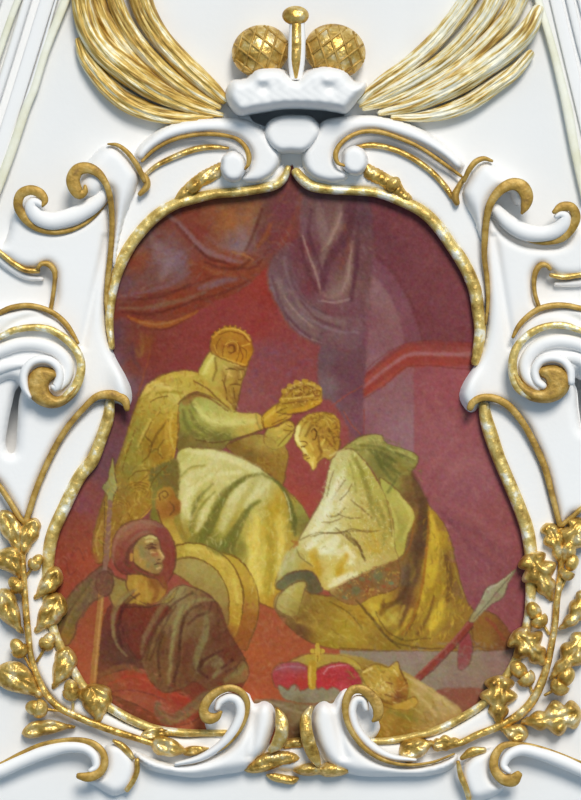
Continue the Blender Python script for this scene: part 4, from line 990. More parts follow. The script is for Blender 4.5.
sts('6e5a30', '345 480 1.2, 338 490 1.6, 332 499 1.2/351 500 1, 360 507 1.6, 372 518 1.4/300 540 1.2, 316 533 1.4, 336 533 1.4, 356 531 1.4, 380 531 1.2/336 528 1, 345 536 2, 355 545 2/345 508 1, 336 516 1.6, 328 516 1.2/345 534 2, 358 545 3, 364 558 2.5/296 548 1, 300 556 1.2, 312 566 1.4', soft=1, alpha=.7)
sts('807838', '352 455 2, 360 470 4, 367 490 4, 372 510 4, 380 525 3/376 500 3, 384 520 4, 384 545 3', soft=2, alpha=.6)
sts('b89430', '350 548 4, 344 562 6, 338 574 5/310 552 4, 316 566 6, 318 574 4/372 530 3, 378 548 4', soft=2.5, alpha=.5)
for _ in range(340):
    x_, y_ = rng.uniform(325, 395), rng.uniform(455, 562)
    if abs((x_ - 330) - (y_ - 455) * .45) < 34:
        st(f'{x_:.1f} {y_:.1f} .8, {x_ + rng.uniform(-1, 1):.1f} {y_ + rng.uniform(.5, 1.5):.1f} .8', ['d6cea0', '8a7c40', 'c4aa50'][rng.integers(3)], soft=.5, alpha=.45)
# embroidered border
fill('329 591 345 583 365 573.5 385 564 397 560 400 572 398 586 388 592 371 597 357 605 346 603 336 598', '335 592 9c8048, 345 594 8a5c34, 355 590 7a6a44, 365 585 965230, 378 577 76704a, 390 570 8e5c34, 385 588 8a6038, 370 594 94602f, 355 602 8e6234', 'kneeling_person/embroidered_hem', soft=.6)
for x_, y_, r_, c_ in [(356, 590, 7, '6e7450'), (378, 576, 7, '6c7450'), (345, 597, 3.5, '6a7850'), (362, 579, 4, '747850'), (391, 583, 3.5, '6a7850'), (341, 590, 2.6, 'a8a868'), (366, 590, 3.2, 'a04030'), (368, 581, 3, 'a84832'), (388, 569, 3, 'a45030'), (349, 586, 2.6, '9c4630'), (394, 573, 3, 'b08c48'), (372, 589, 3, 'b4904a'), (383, 586, 3, 'a04a30')]:
    st(f'{x_ - 1} {y_} {r_}, {x_ + 1} {y_ + .5} {r_}', c_, soft=1, alpha=.85)
st('329 590 1.2, 346 582 1.3, 366 572.5 1.3, 397 559 1.2', 'b8a458', soft=.8, alpha=.7)
# cuff and trailing sleeve
fill('276 588 279 581 290 573 304 570.5 314 573 319 582 323 591 312 594 296 584 284 590', '282 584 6e6844, 295 577 625c40, 308 574 5e563a, 316 584 645634', 'kneeling_person/cloak', soft=.9)
fill('284 590 296 582 306 582 302 600 296 616 288 616 276 608 278 598', '290 590 aca468, 284 604 a2965a, 298 594 a08e40, 294 608 8c7c3c', 'kneeling_person/cloak', soft=1.6)
st('292 541 2, 296 543 4, 294 547 3', 'a06a34', soft=1, alpha=.8)
st('286 560 1, 300 553 1, 310 566 1', '8a7434', soft=.8, alpha=.4)
# head
fill('302 452 297 446 294.5 438 296 427 302 418 312 413 325 412 335 415.5 340 424 339.5 436 340 444 336 454 330 460 324 458 319 462 316 468 312.5 470.5 309 463 304 460',
     '297 432 bcac58, 300 426 b4a04a, 301 442 c0a64c, 308 448 b8983c, 312 460 bca044, 316 452 ac8034, 306 424 a48a3c, 318 418 ac8c38, 330 420 b08c36, 336 430 a8742a, 325 430 9c7630, 334 444 a87a30, 328 450 a88c44, 320 440 a87c30, 314 434 9c7030', 'kneeling_person')
st('298 428 4, 297 438 4, 301 445 3, 304 452 3', 'ccc074', soft=1.4, alpha=.75)
sts('ccb45c', '309 456 3, 312 464 3.5, 314 458 3/320 446 3, 324 440 2.5/326 417 3, 334 421 3', soft=1.2, alpha=.7)
sts('6e4c20', '301 446 1, 304 446.5 1.4, 307 444 1/312 432 1.4, 314 430 1.6, 316 434 1.6, 314 439 1.4/304 457 1, 308 455 1.2/319 436 2, 319 444 2.4, 322 452 2/306 436 2, 310 428 2.4, 316 422 2/328 430 2, 334 438 2.5, 334 446 2', soft=.9, alpha=.65)
sts('8a6428', '308 420 1.6, 302 428 1.4, 300 436 1/322 414 1.6, 330 424 2, 326 432 1.8/314 424 1.4, 320 428 1.6', soft=1, alpha=.6)
st('330 456 2, 338 452 2.5, 344 449 1.6', 'bcb070', soft=1, alpha=.7)
# --- crown held over his head
fill('276 411 280 400 284 390 289 386 295 384 302 381 312 382 320 386 322 395 320 404 310 409 296 413 286 414', '284 402 967828, 292 392 9c7a2c, 300 388 a07e34, 312 388 a4823c, 318 396 a47c30, 300 400 94682a, 288 408 a88430, 312 404 ac7c28', 'held_crown', soft=.8)
sts('744a1e', '290 392 1.2, 294 387 1.5, 300 388 1.5, 299 394 1.4, 293 396 1.2/304 386 1.2, 310 390 1.6, 306 396 1.4/312 386 1, 317 392 1.4, 314 398 1.2/282 404 1.2, 296 402 1.4, 318 399 1.2', soft=.8, alpha=.8)
sts('c6a858', '288 388 1.6, 296 384 1.8, 304 382.5 1.8, 314 385 1.6/296 391 1.6, 301 391 1.4/282 399 1.6, 296 398 1.8, 318 395 1.4', soft=.8, alpha=.75)
st('288 412 3, 300 410 5, 312 405 5.5, 321 400 3', 'b8882a', soft=1, alpha=.9, part='held_crown')
st('288 415 1, 304 412.5 1.2, 320 405 1', '6e3420', soft=.8, alpha=.7)

# --- lance with pennon, lower right
fill('476 612 490 612 502 622 515 645 478 646 472 630', '485 622 885a2c, 500 632 7c4828, 508 642 74402a, 485 640 86602e', 'kneeling_person/cloak', soft=1)
st('486 618 3, 496 628 4, 504 640 3', '8e3a2c', soft=1.4, alpha=.75)
fill('462 634 468 632 472 640 472.5 654 467 667 459 670 458 654', '465 640 943a40, 464 655 8e3c40, 466 664 90484a', 'flagged_lance', soft=.7)
st('470 624 7, 456 641 7, 436 661 7, 415 681 7', '8c3430', soft=.6, alpha=1, part='flagged_lance')
st('468 623 2, 454 639 2, 434 659 2, 414 678 1.6', 'a85a52', soft=.8, alpha=.7)
st('473 627 1.4, 458 644 1.4, 438 665 1.4, 418 683 1', '5e2422', soft=.7, alpha=.7)
fill('516.5 569 509 582 502.5 598 494 603 484 611 473 623 469 621 476 608 481 600 486 589 500 581', '510 576 9a9068, 495 592 948c68, 490 590 a09876, 498 598 8a7e58, 480 608 98906c, 472 620 908052', 'flagged_lance', soft=.5)
st('515 570.5 1.2, 497 592 1.6, 474 619 1.4', '6e6448', soft=.6, alpha=.75)
sts('b4ac8c', '512 573 1, 498 584 1.6, 488 590 1.4, 480 604 1.2', soft=.7, alpha=.6)

# --- gold cloth, helmet and cap at the bottom
fill('326 656 342 654 360 657 382 664 405 672 425 684 445 697 462 712 452 728 410 744 366 748 352 720 350 690', '345 660 9c8444, 370 668 8c7438, 420 690 a8905a, 440 704 a68c5e, 430 715 947a48, 405 690 9a8238, 410 710 84702e, 390 715 967836, 400 725 84662a, 370 735 74561f, 365 715 84682a, 380 728 8a6a2a, 425 700 9a8646', 'gold_cloth', soft=.8)
sts('b8a06a', '405 676 2, 425 688 4, 445 702 4, 456 711 2/412 690 2, 428 704 4, 436 716 3', soft=2, alpha=.6)
sts('6a6a2c', '388 712 3, 402 716 5, 416 720 3', soft=2.5, alpha=.5)
fill('361 673 366 668 376 664 388 667 397 661.5 401 672 407 683 408 693 404 702 392 704 380 698 370 690', '370 675 9c8038, 380 672 a88e3c, 394 670 b09440, 400 682 a06828, 390 690 b49c50, 380 686 ae9444, 398 695 7a4424, 404 690 94602a', 'helmet', soft=.8)
fill('374 698 384 700 395 703 406 700 414 697 418 702 413 708 400 710 384 706', '385 702 8a6a2a, 400 706 a88438, 412 703 ae8a3e', 'helmet', soft=.8)
sts('d0bc78', '378 684 2, 382 687 2.5, 388 686 1.6/394 670 1.6, 398 676 1.6/364 672 2, 372 668 2', soft=1, alpha=.75)
sts('6c3e20', '384 694 1.4, 393 697 2, 401 698 1.4/398 662 1, 402 674 1.4, 407 684 1.4/386 682 1, 392 684 1.4/374 692 1.2, 380 700 1.6, 392 704.5 1.4', soft=.9, alpha=.75)
fill('252 702 270 699 290 702 312 704 330 700 345 690 350 700 340 724 322 742 296 744 280 730 268 712', '268 704 70583e, 285 708 7c6c4c, 310 708 847454, 330 704 746648, 300 718 80704a, 296 732 5e4228, 310 730 5e4226, 285 718 745a38', 'cushion', soft=1)
st('256 700 2, 275 704 3, 292 710 3, 305 714 2', '948564', soft=1.5, alpha=.6)
fill('284 668 290 661 302 655.5 316 653 330 654 344 656 356 661 362 670 352 668 340 663 318 668 300 664', '295 660 988044, 312 656 a08838, 335 657 9a8440, 355 663 a08838', 'painted_cap', soft=.8)
fill('272.5 680 273 670 279 664 290 662 300 663 307 668 309 678 308 690 296 692 286 688 277 688', '280 668 9c4a54, 295 667 9e4c58, 278 676 a83840, 290 680 b43038, 302 682 b0342f, 283 684 a43438', 'painted_cap', soft=.7)
fill('316 672 322 667 332 663.5 344 663 353 667 360 676 362 684 356 690 342 697 326 692 317 688', '325 670 b03038, 340 668 b43440, 353 674 aa2c38, 345 684 b03440, 330 684 b42a34, 355 684 a43040', 'painted_cap', soft=.7)
st('324 674 1.4, 328 668 1.8, 338 665.5 1.6, 346 665 1.2', 'd08a90', soft=.8, alpha=.75)
st('276 670 1.4, 284 667 2, 298 667 2, 305 669 1.4', 'a87078', soft=1, alpha=.6)
fill('278 685 283 687 288 690 291 686 295 684.5 299 688 301 691 308 688 313 686 318 689 322 687 327 690 332 687 338 689 342 693 336 700 322 703 306 703.5 290 701 283 698', '285 693 867e64, 296 690 8e8668, 310 695 887c60, 325 694 7e7458, 336 695 8a7a60, 300 700 786a4c', 'painted_cap', soft=.7)
st('312.5 664 8, 312 674 9, 312 686 7', 'a8842e', soft=.8, alpha=1, part='painted_cap')
st('310.5 666 2, 310 678 2.4, 311 686 1.6', 'c4a454', soft=.8, alpha=.7)
for q in ('317.5 645 4, 317.5 660 4.5', '312.5 651 5, 322.5 651 5'):
    st(q, 'ae923c', soft=.5, part='painted_cap')
sts('7a5a20', '317.5 656 1.2, 317.5 661 1.4/314 648.5 .8, 314.5 653.5 .8/321 648.5 .8, 320.6 653.5 .8', soft=.6, alpha=.7)

# --- second sitting: folds, faces, broken colour
dabs('112 300 130 255 170 212 240 193 285 195 270 260 230 296 190 315 150 328 118 318', '8c5a48 7a2c22 94482c 6e4c50 7c3a2c 80605c', 260, 10, 2.2, -.45, .5, .3, 1.2)
sts('8e6a68', '150 232 4, 156 250 8, 164 268 8, 160 280 4/206 236 3, 222 246 5, 236 250 4', soft=4, alpha=.45)
sts('a4603a', '222 210 5, 232 222 8, 238 232 6/250 205 5, 246 222 6', soft=4, alpha=.45)
sts('581c18', '122 312 2, 150 314 3, 175 308 3, 200 298 2/205 262 2, 222 268 3, 238 268 3, 250 260 2/196 246 2, 208 258 2.5, 226 263 2/262 210 3, 254 232 3, 246 250 3/128 300 2, 160 297 2.5, 190 284 2', soft=1.6, alpha=.55)
sts('a86a44', '140 322 1.5, 160 324.5 2, 182 318.5 1.5/232 252 1.6, 244 255 2, 253 260 1.6', soft=1, alpha=.6)
dabs('270 262 300 200 362 195 362 345 322 344 290 325', '80605c 6a3c42 8a6a64 5e343c 7a4a4c 86585a', 220, 9, 2.2, 1.1, .4, .28, 1.2)
sts('55262e', '300 240 3, 305 262 4, 312 280 4, 318 292 2/330 246 2, 326 262 3, 324 280 2/288 268 3, 296 290 4, 310 304 4, 326 314 3/276 285 2, 288 308 3, 304 324 3, 322 334 2/355 200 4, 352 225 5, 345 245 4', soft=2, alpha=.5)
dabs('370 200 440 225 475 300 478 345 420 345 400 290 366 250', '844850 763840 8a525a 70343c', 120, 6, 2, None, .5, .22, 1.5)
dabs('420 380 470 420 520 540 520 600 470 610 440 520 420 450', 'a8626a 8c444c a46660 96525c b07068 844048', 240, 7, 2.2, .9, .7, .26, 1.5)
dabs('160 350 210 320 270 305 300 340 320 380 280 385 245 400 250 340 210 330 190 370 150 385', '9a443e 7e2e2e 8c4448 a04c44', 150, 6, 2, None, .5, .22, 1.5)
dabs('260 350 310 350 310 375 270 400 250 395', '7c4c60 844a58 74465a', 60, 7, 3, None, .5, .25, 2)
dabs('240 600 275 610 300 640 280 665 262 690 245 690 248 640', 'b4664a 985034 a85c3c b87454 8c4832', 110, 7, 2.4, None, .6, .3, 1.4)
dabs('56 520 84 500 92 560 80 590 62 620 52 600', 'a4584c 7c3230 98483e 8a4038 b06a5c', 110, 6, 1.8, 1.3, .5, .32, 1)
dabs('350 652 515 650 495 690 440 690 400 670', '8c7e66 9a8272 806c58 94806a 8a7a6c', 140, 7, 2.2, .2, .8, .3, 1.4)
sts('8c6e62', '318 205 5, 322 225 9, 326 245 9, 322 262 5/340 205 5, 338 222 8, 330 240 6/350 262 5, 347 280 8, 338 291 7, 328 294 5/278 280 6, 285 300 8, 298 318 8, 316 332 7/292 292 4, 304 308 6, 322 318 6, 344 322 5', soft=3, alpha=.5)
sts('a48072', '303 236 1.6, 308 252 2, 314 268 2.2, 320 288 1.8/341 214 2, 336 228 3, 328 244 2/351 250 1.6, 348 275 2.2, 342 291 2/284 296 1.4, 296 312 1.8, 312 326 1.6/322 300 1.2, 336 303 1.5, 350 299 1.2', soft=1, alpha=.55)
sts('5a2a34', '311 210 3, 309 232 4, 314 255 3/349 205 3, 348 228 4, 341 246 4, 330 262 4, 324 285 3/272 276 2, 279 300 3, 292 322 3, 310 338 2/300 300 2, 316 318 3, 340 328 3/358 225 4, 357 260 4, 352 300 3', soft=1.6, alpha=.5)
sts('9a5c40', '232 206 6, 240 222 8, 244 238 6/258 200 4, 252 218 6, 248 236 4', soft=4, alpha=.4)
sts('8a6a6c', '238 228 5, 246 240 7, 240 252 4/158 245 8, 170 258 10, 166 272 8', soft=4, alpha=.5)
sts('84622e', '236 366 4, 239 374 5, 236 382 4/230 388 5, 234 396 5/222 372 3, 226 380 4', soft=2, alpha=.5)
fill('211 352 210 344 212 337 217 331 224 327.5 234 327 242 330 248 336 251.5 344 252.5 353 249 361 246.5 366.5 238 364.5 228 361 219 357', '213 345 a46c26, 220 335 a87028, 232 331 b67e2e, 242 334 b2722a, 249 344 a4601e, 249 356 b4741e, 240 360 ba7e24, 226 355 b08430, 232 346 9c6024, 218 347 9a6426', 'seated_person/tall_hat', alpha=.8)
sts('6c3a14', '216 353 1, 217 344 1.2, 221 337 1/223 357 1, 223 349 1.2, 227 342 1.4, 234 341 1.4, 239 346 1.2, 239 354 1, 236 362 .9/229 345 1.6, 234 346 1.8, 233 352 1.6, 229 352 1.4/241 347 1, 246 350 1.2, 246 358 1', soft=.6, alpha=.65)
sts('cc9c46', '214 337 1.2, 222 330 1.6, 234 329 1.8, 243 332.5 1.6, 250 341 1.4/221 357 1.2, 232 361 1.5, 245 365 1.3/225 345 1, 230 340 1.2, 237 342 1.1', soft=.7, alpha=.7)
for k_ in range(9):
    a_ = -2.7 + k_ * .27
    st([(231 + 19 * math.cos(a_), 345 + 18 * math.sin(a_), 2.2), (231 + 20.5 * math.cos(a_), 345 + 19.5 * math.sin(a_), 2.0)], 'b47a2c', soft=.6, alpha=.8)
st('334 597 9, 352 590 15, 372 582 16, 392 570 15', '74582c', soft=3, alpha=.4)
# mantle brocade
M_ = '147 388 182 372 212 384 195 393 180 404 178 432 168 472 152 502 128 526 104 558 94 556 106 494 122 450'
dabs(M_, 'b89a44 7e6624 a48034 8e8a3c 6a5420 c4a858 946420', 420, 6, 1.5, 1.9, .8, .38, .8)
sts('5c4418', '150 402 1.2, 158 398 1.4, 168 396 1.2/146 436 1.4, 152 444 1.8, 148 456 1.6, 142 462 1.2/164 440 1.2, 158 450 1.6, 162 458 1.4/128 480 1.2, 136 472 1.5, 148 470 1.2/150 488 1.2, 156 476 1.5, 166 466 1.2', soft=.7, alpha=.6)
sts('c8b05c', '150 396 2.5, 158 390 4, 170 389 4/150 420 2, 144 432 2.5, 138 446 2/172 415 2, 170 432 2.5, 173 446 2', soft=1.4, alpha=.55)
sts('6c4820', '178 404 1.5, 184 399 2, 196 394 2, 212 400 2, 228 411 1.5', soft=1, alpha=.7)
# raised sleeve
sts('c4be74', '196 408 3, 206 418 5, 220 423 6, 240 423 5, 254 421 4', soft=2.5, alpha=.55)
sts('5e5a2a', '183 410 3, 187 426 5, 198 436 5, 216 439 4, 236 438 3/200 426 2, 212 432 3, 230 434 2/190 402 2, 196 412 2', soft=1.8, alpha=.5)
dabs('186 405 215 402 258 414 262 428 235 438 200 440', 'b8b066 8a8440 a49c50 c4bc78', 90, 6, 1.4, .3, .4, .35, .8)
# king's head
sts('5e4018', '226 369.5 1, 230 368.6 1.6, 235 369.6 1.2/239 369 1, 243 369.4 1.4/238 379.6 1, 241 379.4 1.2/230 385 1, 236 384.4 1.6, 240 385 1.2/222 380 1.2, 226 390 1.4, 227 400 1.2/234 388 1, 235 398 1.2', soft=.6, alpha=.75)
sts('c8ac5a', '228 374 1.8, 232 376 2/240.5 372 1.4, 241.5 377 1.6/230 363 1.6, 238 365 1.6', soft=.8, alpha=.65)
sts('a8863a', '222 384 2, 226 394 2.4, 232 402 2/230 388 1.6, 232 396 1.8', soft=.8, alpha=.6)
sts('c8bc70', '203 374 2.4, 208 364 3, 213 356 2', soft=1, alpha=.6)
sts('d0a048', '226 329 1.2, 236 328.6 1.4, 244 333 1.4, 250 340 1.2/226 344.5 1, 231 341.6 1.2, 237 344 1, 238 351 1/214 345 1, 217 353 1/242 346 1.4, 250 344 1.4', soft=.6, alpha=.7)
sts('6e3414', '219 334.5 .9, 230 331.5 1, 242 335 1, 249 342 .9/228 347 1, 232 345 1.4, 235 350 1.4, 230 354 1.2/240 348 1, 243 356 1.2, 241 362 1', soft=.6, alpha=.7)
# gown
sts('646028', '257.5 473 2, 246 477.5 4, 233.7 486 6, 224 494 8, 218 505 9, 212 520 10, 204 533 11, 193 540 7', soft=2, alpha=.5)
sts('68662e', '258.5 501 2, 250 506.5 4, 242 519 7, 232 536 11, 222 549 14, 210 546 8', soft=2.2, alpha=.55)
sts('c2ba82', '244 488 5, 236 497 8, 229 512 9, 222 528 7/192 456 4, 206 453 5, 222 455 6, 243 462 6, 259 470 4/262 482 6, 258 490 8/184 478 4, 196 474 6, 212 466 4', soft=2.8, alpha=.6)
sts('cec68e', '213 496 3, 205 512 7, 197 530 4/188 492 6, 184 506 7, 190 518 5/228 474 4, 240 472 4', soft=2, alpha=.55)
sts('7e7836', '215 492 1.6, 203 504 2.6, 195 519 3, 192 535 2.4/181 476 1.4, 190 468 1.8, 204 465 1.4', soft=1.2, alpha=.65)
sts('98822c', '268 500 5, 270 520 8, 271 545 8, 270 570 9, 266 592 6/278 500 5, 279 510 6', soft=2.4, alpha=.5)
sts('ccb85e', '256 512 4, 255 530 8, 252 552 9, 256 575 8, 262 590 5/280 516 4, 283 530 6, 281 552 5, 277 572 4', soft=2.6, alpha=.55)
sts('5c5c2c', '272 479 1.6, 282 488 3, 289.5 503 4.5, 294 520 5, 295 534 3', soft=1.4, alpha=.65)
sts('d0c896', '284 492 1, 289 505 1.2, 291 520 1', soft=.8, alpha=.6)
dabs('184 455 235 458 275 482 296 515 286 550 270 600 250 590 228 555 195 540 180 500', 'ccc488 a49a4c bcb064 d4cc9a 94883c', 260, 7, 1.6, 1.9, .5, .3, .9)
dabs('250 520 290 510 286 560 272 604 252 590', 'd0b450 b89a38 c8ac44', 80, 10, 1.8, 1.65, .2, .3, 1)
dabs('238 440 285 440 286 470 278 482 255 462', '9a7c34 6e4e22 86703a a88c3c', 70, 6, 1.6, .9, .6, .35, .9)
# hands
sts('c8a850', '264 420 2, 272 413 3, 280 408 2.4/276 430 2.4, 284 425 2.4, 290 424 2/279 436 3, 284 433 2', soft=1, alpha=.6)
sts('603c18', '276 413 .8, 282 409.5 1, 287 407.5 .8/279 416 .8, 286 413 1/272 424 .8, 280 420.5 1, 287 417 .8/286 424 .8, 292 427 .9/278 446 1, 286 437 1.2, 293 430 1', soft=.6, alpha=.7)
# crown held up
for x_, y_, r_ in [(282, 400, 4), (284, 391, 4), (290, 385.5, 4), (297, 382, 4.5), (305, 381, 4.5), (313, 384, 4), (319, 389, 4)]:
    st(f'{x_ - 1} {y_} {r_}, {x_ + 1} {y_ + .4} {r_}', 'b08a34', soft=.8, alpha=.8, part='held_crown')
for x_, y_, rr in [(297, 392, 5), (308, 390, 5), (317, 393, 3.5)]:
    st([(x_ + rr * math.cos(a), y_ + rr * .8 * math.sin(a), 1.2) for a in np.linspace(.3, 5.9, 12)], '6a3c16', soft=.6, alpha=.75)
dabs('280 404 288 386 305 381 320 388 321 400 300 408', 'c8a44c 7a5018 a87c28 d0b468', 70, 3, 1.2, None, .5, .5, .6)
# kneeling man's head
sts('d4c87e', '299 426 3, 296.5 436 4, 299 444 3/304 449 2.5, 307 454 2.5/312.5 463 2, 313 468 1.6', soft=1, alpha=.65)
sts('5c3c18', '300 441.5 .9, 304 441.6 1.2, 307 443 1/301.5 446.5 1, 304.5 446.6 1.4/303 455.4 1, 306 454.6 1.4/306.5 459 1, 309 458 1.2/311.5 431 1, 314 428.6 1.4, 316.5 432 1.6, 315.5 438 1.4, 312.6 439 1', soft=.6, alpha=.8)
sts('94702c', '303 424 2, 312 419 3, 324 416 3, 334 420 3, 338 430 3, 337 444 3/308 430 2, 311 424 2.4, 320 421 2.4/322 428 2.5, 328 424 3, 332 434 3', soft=1, alpha=.5)
sts('7c4c1c', '318 446 2, 321 454 2.6, 318 460 2/326 438 2, 332 446 2.4/330 418 1.2, 337 426 1.4, 338 438 1.2', soft=.9, alpha=.55)
sts('c8b058', '318 418 1.2, 326 421 1.4, 330 428 1.2/324 450 2, 330 450 2/310 444 2.4, 313 450 2.4', soft=.8, alpha=.6)
dabs('300 424 312 413 326 412 337 420 340 440 332 452 322 440 318 428 306 426', '7c5420 a07828 5e3c16 b8943c', 120, 4, 1.4, None, .8, .5, .7)
sts('a87c34', '312.5 430 2.6, 315 434 3, 314 438 2.4', soft=.7, alpha=.8)
st('311.6 431 .9, 314 428.8 1.2, 317 432 1.4, 316 438 1.2, 313 440 .9', '5a3616', soft=.6, alpha=.8)
# kneeling man's tunic
sts('dad4ac', '338 478 4, 336 488 6, 330 500 6, 326 512 6/346 492 4, 340 506 5/331 507 5, 322 522 7, 313 532 6/336 540 8, 330 546 11, 322 550 8/346 548 6, 354 556 6/330 586 4, 342 580 6, 356 574 5/316 541 5, 308 548 5', soft=2.2, alpha=.65)
sts('b08c2c', '346 556 5, 342 562 7, 338 572 5/314 550 5, 315 560 8, 319 572 6/364 540 3, 372 550 4, 380 552 3', soft=2.4, alpha=.5)
sts('7e7634', '356 458 2, 362 472 4, 368 489 5, 373 503 4, 382 516 4/350 462 1.6, 354 478 2, 356 492 2/384 500 2, 389 516 3, 390 534 3', soft=1.6, alpha=.55)
sts('68502a', '311 536.5 1, 326 533 1.3, 340 533 1.4, 352.6 529 1.4, 366 532 1.2, 378 531 1/346 531 1.4, 353 538 2, 359 546 2.4, 365 560 2/334 470 1, 330 482 1.2, 327 496 1.2/352 484 1, 346 494 1.6, 340 500 1.4/338 514 1, 348 518 1.4, 360 518 1.2/322 522 1, 332 522 1.3, 342 518 1/386 500 1, 390 516 1.2, 392 536 1', soft=.8, alpha=.6)
sts('b4ac80', '288 552 4, 284 564 6, 280 574 5/296 548 3, 292 560 5', soft=2, alpha=.6)
dabs('336 456 352 452 385 500 393 545 365 566 332 585 318 572 300 556 312 520', 'd8d0a0 948848 c8bc7c b09c4c e0d8b0 86783c', 330, 4, 1.2, 1.2, .8, .38, .7)
dabs('362 500 388 510 392 552 372 560 360 530', 'b8943c 9c8034 c4a85c 8a6a2c', 110, 3, 1.2, None, .8, .42, .7)
# kneeling man's cloak
sts('4e3420', '424 500 8, 423 520 11, 420 540 12, 413 562 10, 406 584 9, 400 602 7', soft=2.4, alpha=.45)
sts('965420', '429 512 1.6, 427 545 2.4, 421 592 2.6, 411 622 2.4, 402 634 1.6/414 520 1, 410 545 1.4, 402 560 1.2', soft=1, alpha=.6)
sts('c4a638', '431 517 4, 436 540 8, 434 565 9, 430 585 7/442 604 5, 438 616 8, 432 628 5/424 596 3, 418 612 4', soft=2.4, alpha=.55)
sts('56331c', '406 588 3, 396 602 5, 383 608 5, 380 616 3/446 556 4, 450 580 6, 448 600 4/434 596 2, 428 616 3, 418 634 3', soft=1.6, alpha=.5)
sts('b4a048', '396 614 5, 388 624 5, 378 616 4/372 604 4, 374 614 5/404 606 3, 400 618 3', soft=1.6, alpha=.55)
sts('54401c', '356 600 1.6, 370 617 2, 384 634 2, 396 643 2, 425 648 1.6/376 612 1.2, 386 630 1.4, 404 640 1.6, 430 638 1.2/330 602 1, 348 612 1.4, 362 628 1.4', soft=1, alpha=.6)
sts('a08c3c', '300 622 4, 330 634 6, 360 640 5/340 612 5, 352 624 6', soft=3, alpha=.45)
sts('a09c58', '352 443 2, 366 439 3, 379 438.6 2/398 450 2, 408 453 3, 415 458 2/384 446 2, 394 452 2', soft=1.2, alpha=.6)
sts('56562a', '356 450 2, 372 450 3, 386 456 4, 396 462 3/376 458 3, 384 470 4, 394 482 3/400 456 1.4, 412 463 1.6', soft=1.5, alpha=.5)
sts('bab05e', '398 496 3, 408 508 4, 411 520 3, 404 538 3/390 506 3, 396 524 4, 392 545 4', soft=1.6, alpha=.55)
dabs('424 510 444 540 458 590 470 612 440 640 400 640 420 600 428 560', 'b89a34 84662a c8ac40 9a7c2c 745224', 200, 8, 1.6, 1.75, .35, .34, .9)
dabs('280 590 320 594 360 612 400 645 330 646 285 616', 'a08c48 6e5424 8e7834 b09c50', 130, 8, 1.8, .6, .5, .32, 1)
dabs('344 448 380 436 416 456 420 490 400 480 370 458', '8e8a4a 5e5c2c a09a5a 74682e', 90, 6, 1.6, .6, .6, .35, .9)
dabs('332 592 395 562 398 586 348 602', '94482e 70704a a88a40 7e4428 606a46 b89a54', 110, 3, 1.4, None, .8, .5, .6)
# soldier
sts('a06a52', '113 562 2, 114 546 3.4, 120 533 4, 131 525 3.4, 144 522 2.6, 158 526 2', soft=1.6, alpha=.6)
sts('8c3a36', '121 562 2, 123 546 3, 131 536 3, 142 530 2.6, 156 531 2/170 545 2.4, 172 558 3, 169 572 2.4', soft=1.4, alpha=.6)
sts('64342a', '127 564 3.5, 127.5 554 4, 132 546 3.4, 138 540 2.4/124 570 2, 130 574 2', soft=1.3, alpha=.7)
sts('b0823e', '131.5 555 3.6, 131.5 560 3.2', soft=.9, alpha=.85)
sts('bcae70', '146 538 2, 151 536.6 3, 156 538.4 2/147 542 2, 152 541 2', soft=1, alpha=.75)
sts('787648', '141 548 5, 142 556 5/153 560 3.5, 156 567 4/148 566 4', soft=2, alpha=.55)
sts('553020', '148.5 549 1.4, 152 547.8 1.9, 155.5 548.2 1.4/147 545.6 1, 151 544.4 1.3, 156 545 1/158 559.6 1, 160 559.4 1.2/154.5 564.6 1, 158 563.6 1.5, 161 564 1', soft=.6, alpha=.85)
sts('c8a26c', '159.5 550 1.6, 161.5 554 2, 163.4 557 1.8/157 568.6 2, 160 568 2/151 552.6 1.4, 155 552.4 1.2', soft=.8, alpha=.75)
sts('ac5a3c', '153 555 3.5, 157 554 3/150 572 2', soft=1.5, alpha=.5)
sts('6a4424', '134 569 1.6, 140 573.4 2.2, 150 576.6 2.4, 159 574.6 1.8', soft=1, alpha=.65)
sts('b48e44', '136 580 4, 137 592 5, 138 601 3/146 582 2, 147 598 2.4', soft=1.5, alpha=.55)
sts('84461f', '151 580 3, 157 590 5, 153 602 4/162 578 4, 166 588 4', soft=1.8, alpha=.6)
st('118 606.5 1, 135 607 1.3, 150 606.5 1.3, 165 603 1', '4a2818', soft=.7, alpha=.75)
dabs('120 608 160 606 150 640 122 642 116 624', '8a3c30 5c2820 7a3428 6a3a2a', 70, 6, 1.6, 1.4, .4, .35, 1)
sts('86744a', '136 590 2, 122 600 3.2, 115 614 3.2, 113 632 3, 118 646 2.4, 126 656 2', soft=1.2, alpha=.65)
sts('461f1a', '139 594 2, 127 603 3, 120 616 3.4, 118 632 3, 122 646 2.4', soft=1.4, alpha=.6)
sts('8c8452', '184 588 3, 168 600 5, 154 620 6, 144 640 5, 142 654 3/206 598 2.4, 191 602 4, 181 612 5, 174 632 5, 171 658 5, 169 684 3', soft=2.2, alpha=.5)
sts('4e2a1a', '192 593 1.8, 174 604 2.6, 160 622 3, 150 644 3, 146 660 2/201 605 2, 189 611 3, 182 626 3.2, 179 652 3.2, 174 686 2.4/164 632 2, 158 652 3, 160 676 2.4', soft=1.3, alpha=.6)
sts('6a3222', '190 640 7, 186 660 8, 186 682 7/226 628 5, 234 648 8, 238 660 5/214 606 5, 220 620 6', soft=2.4, alpha=.5)
sts('7a6e42', '207 612 3, 206 632 6, 199 650 7, 196 664 6, 200 673 4/205 664 2.4, 214 657 3.6, 220 661 3.6, 215 675 3/225 680 4, 238 672 6, 244 666 3', soft=1.6, alpha=.6)
sts('461a16', '213 655 2.4, 203 661 4, 199 670 4, 207 677 3/222 668 3, 232 660 3', soft=1.3, alpha=.6)
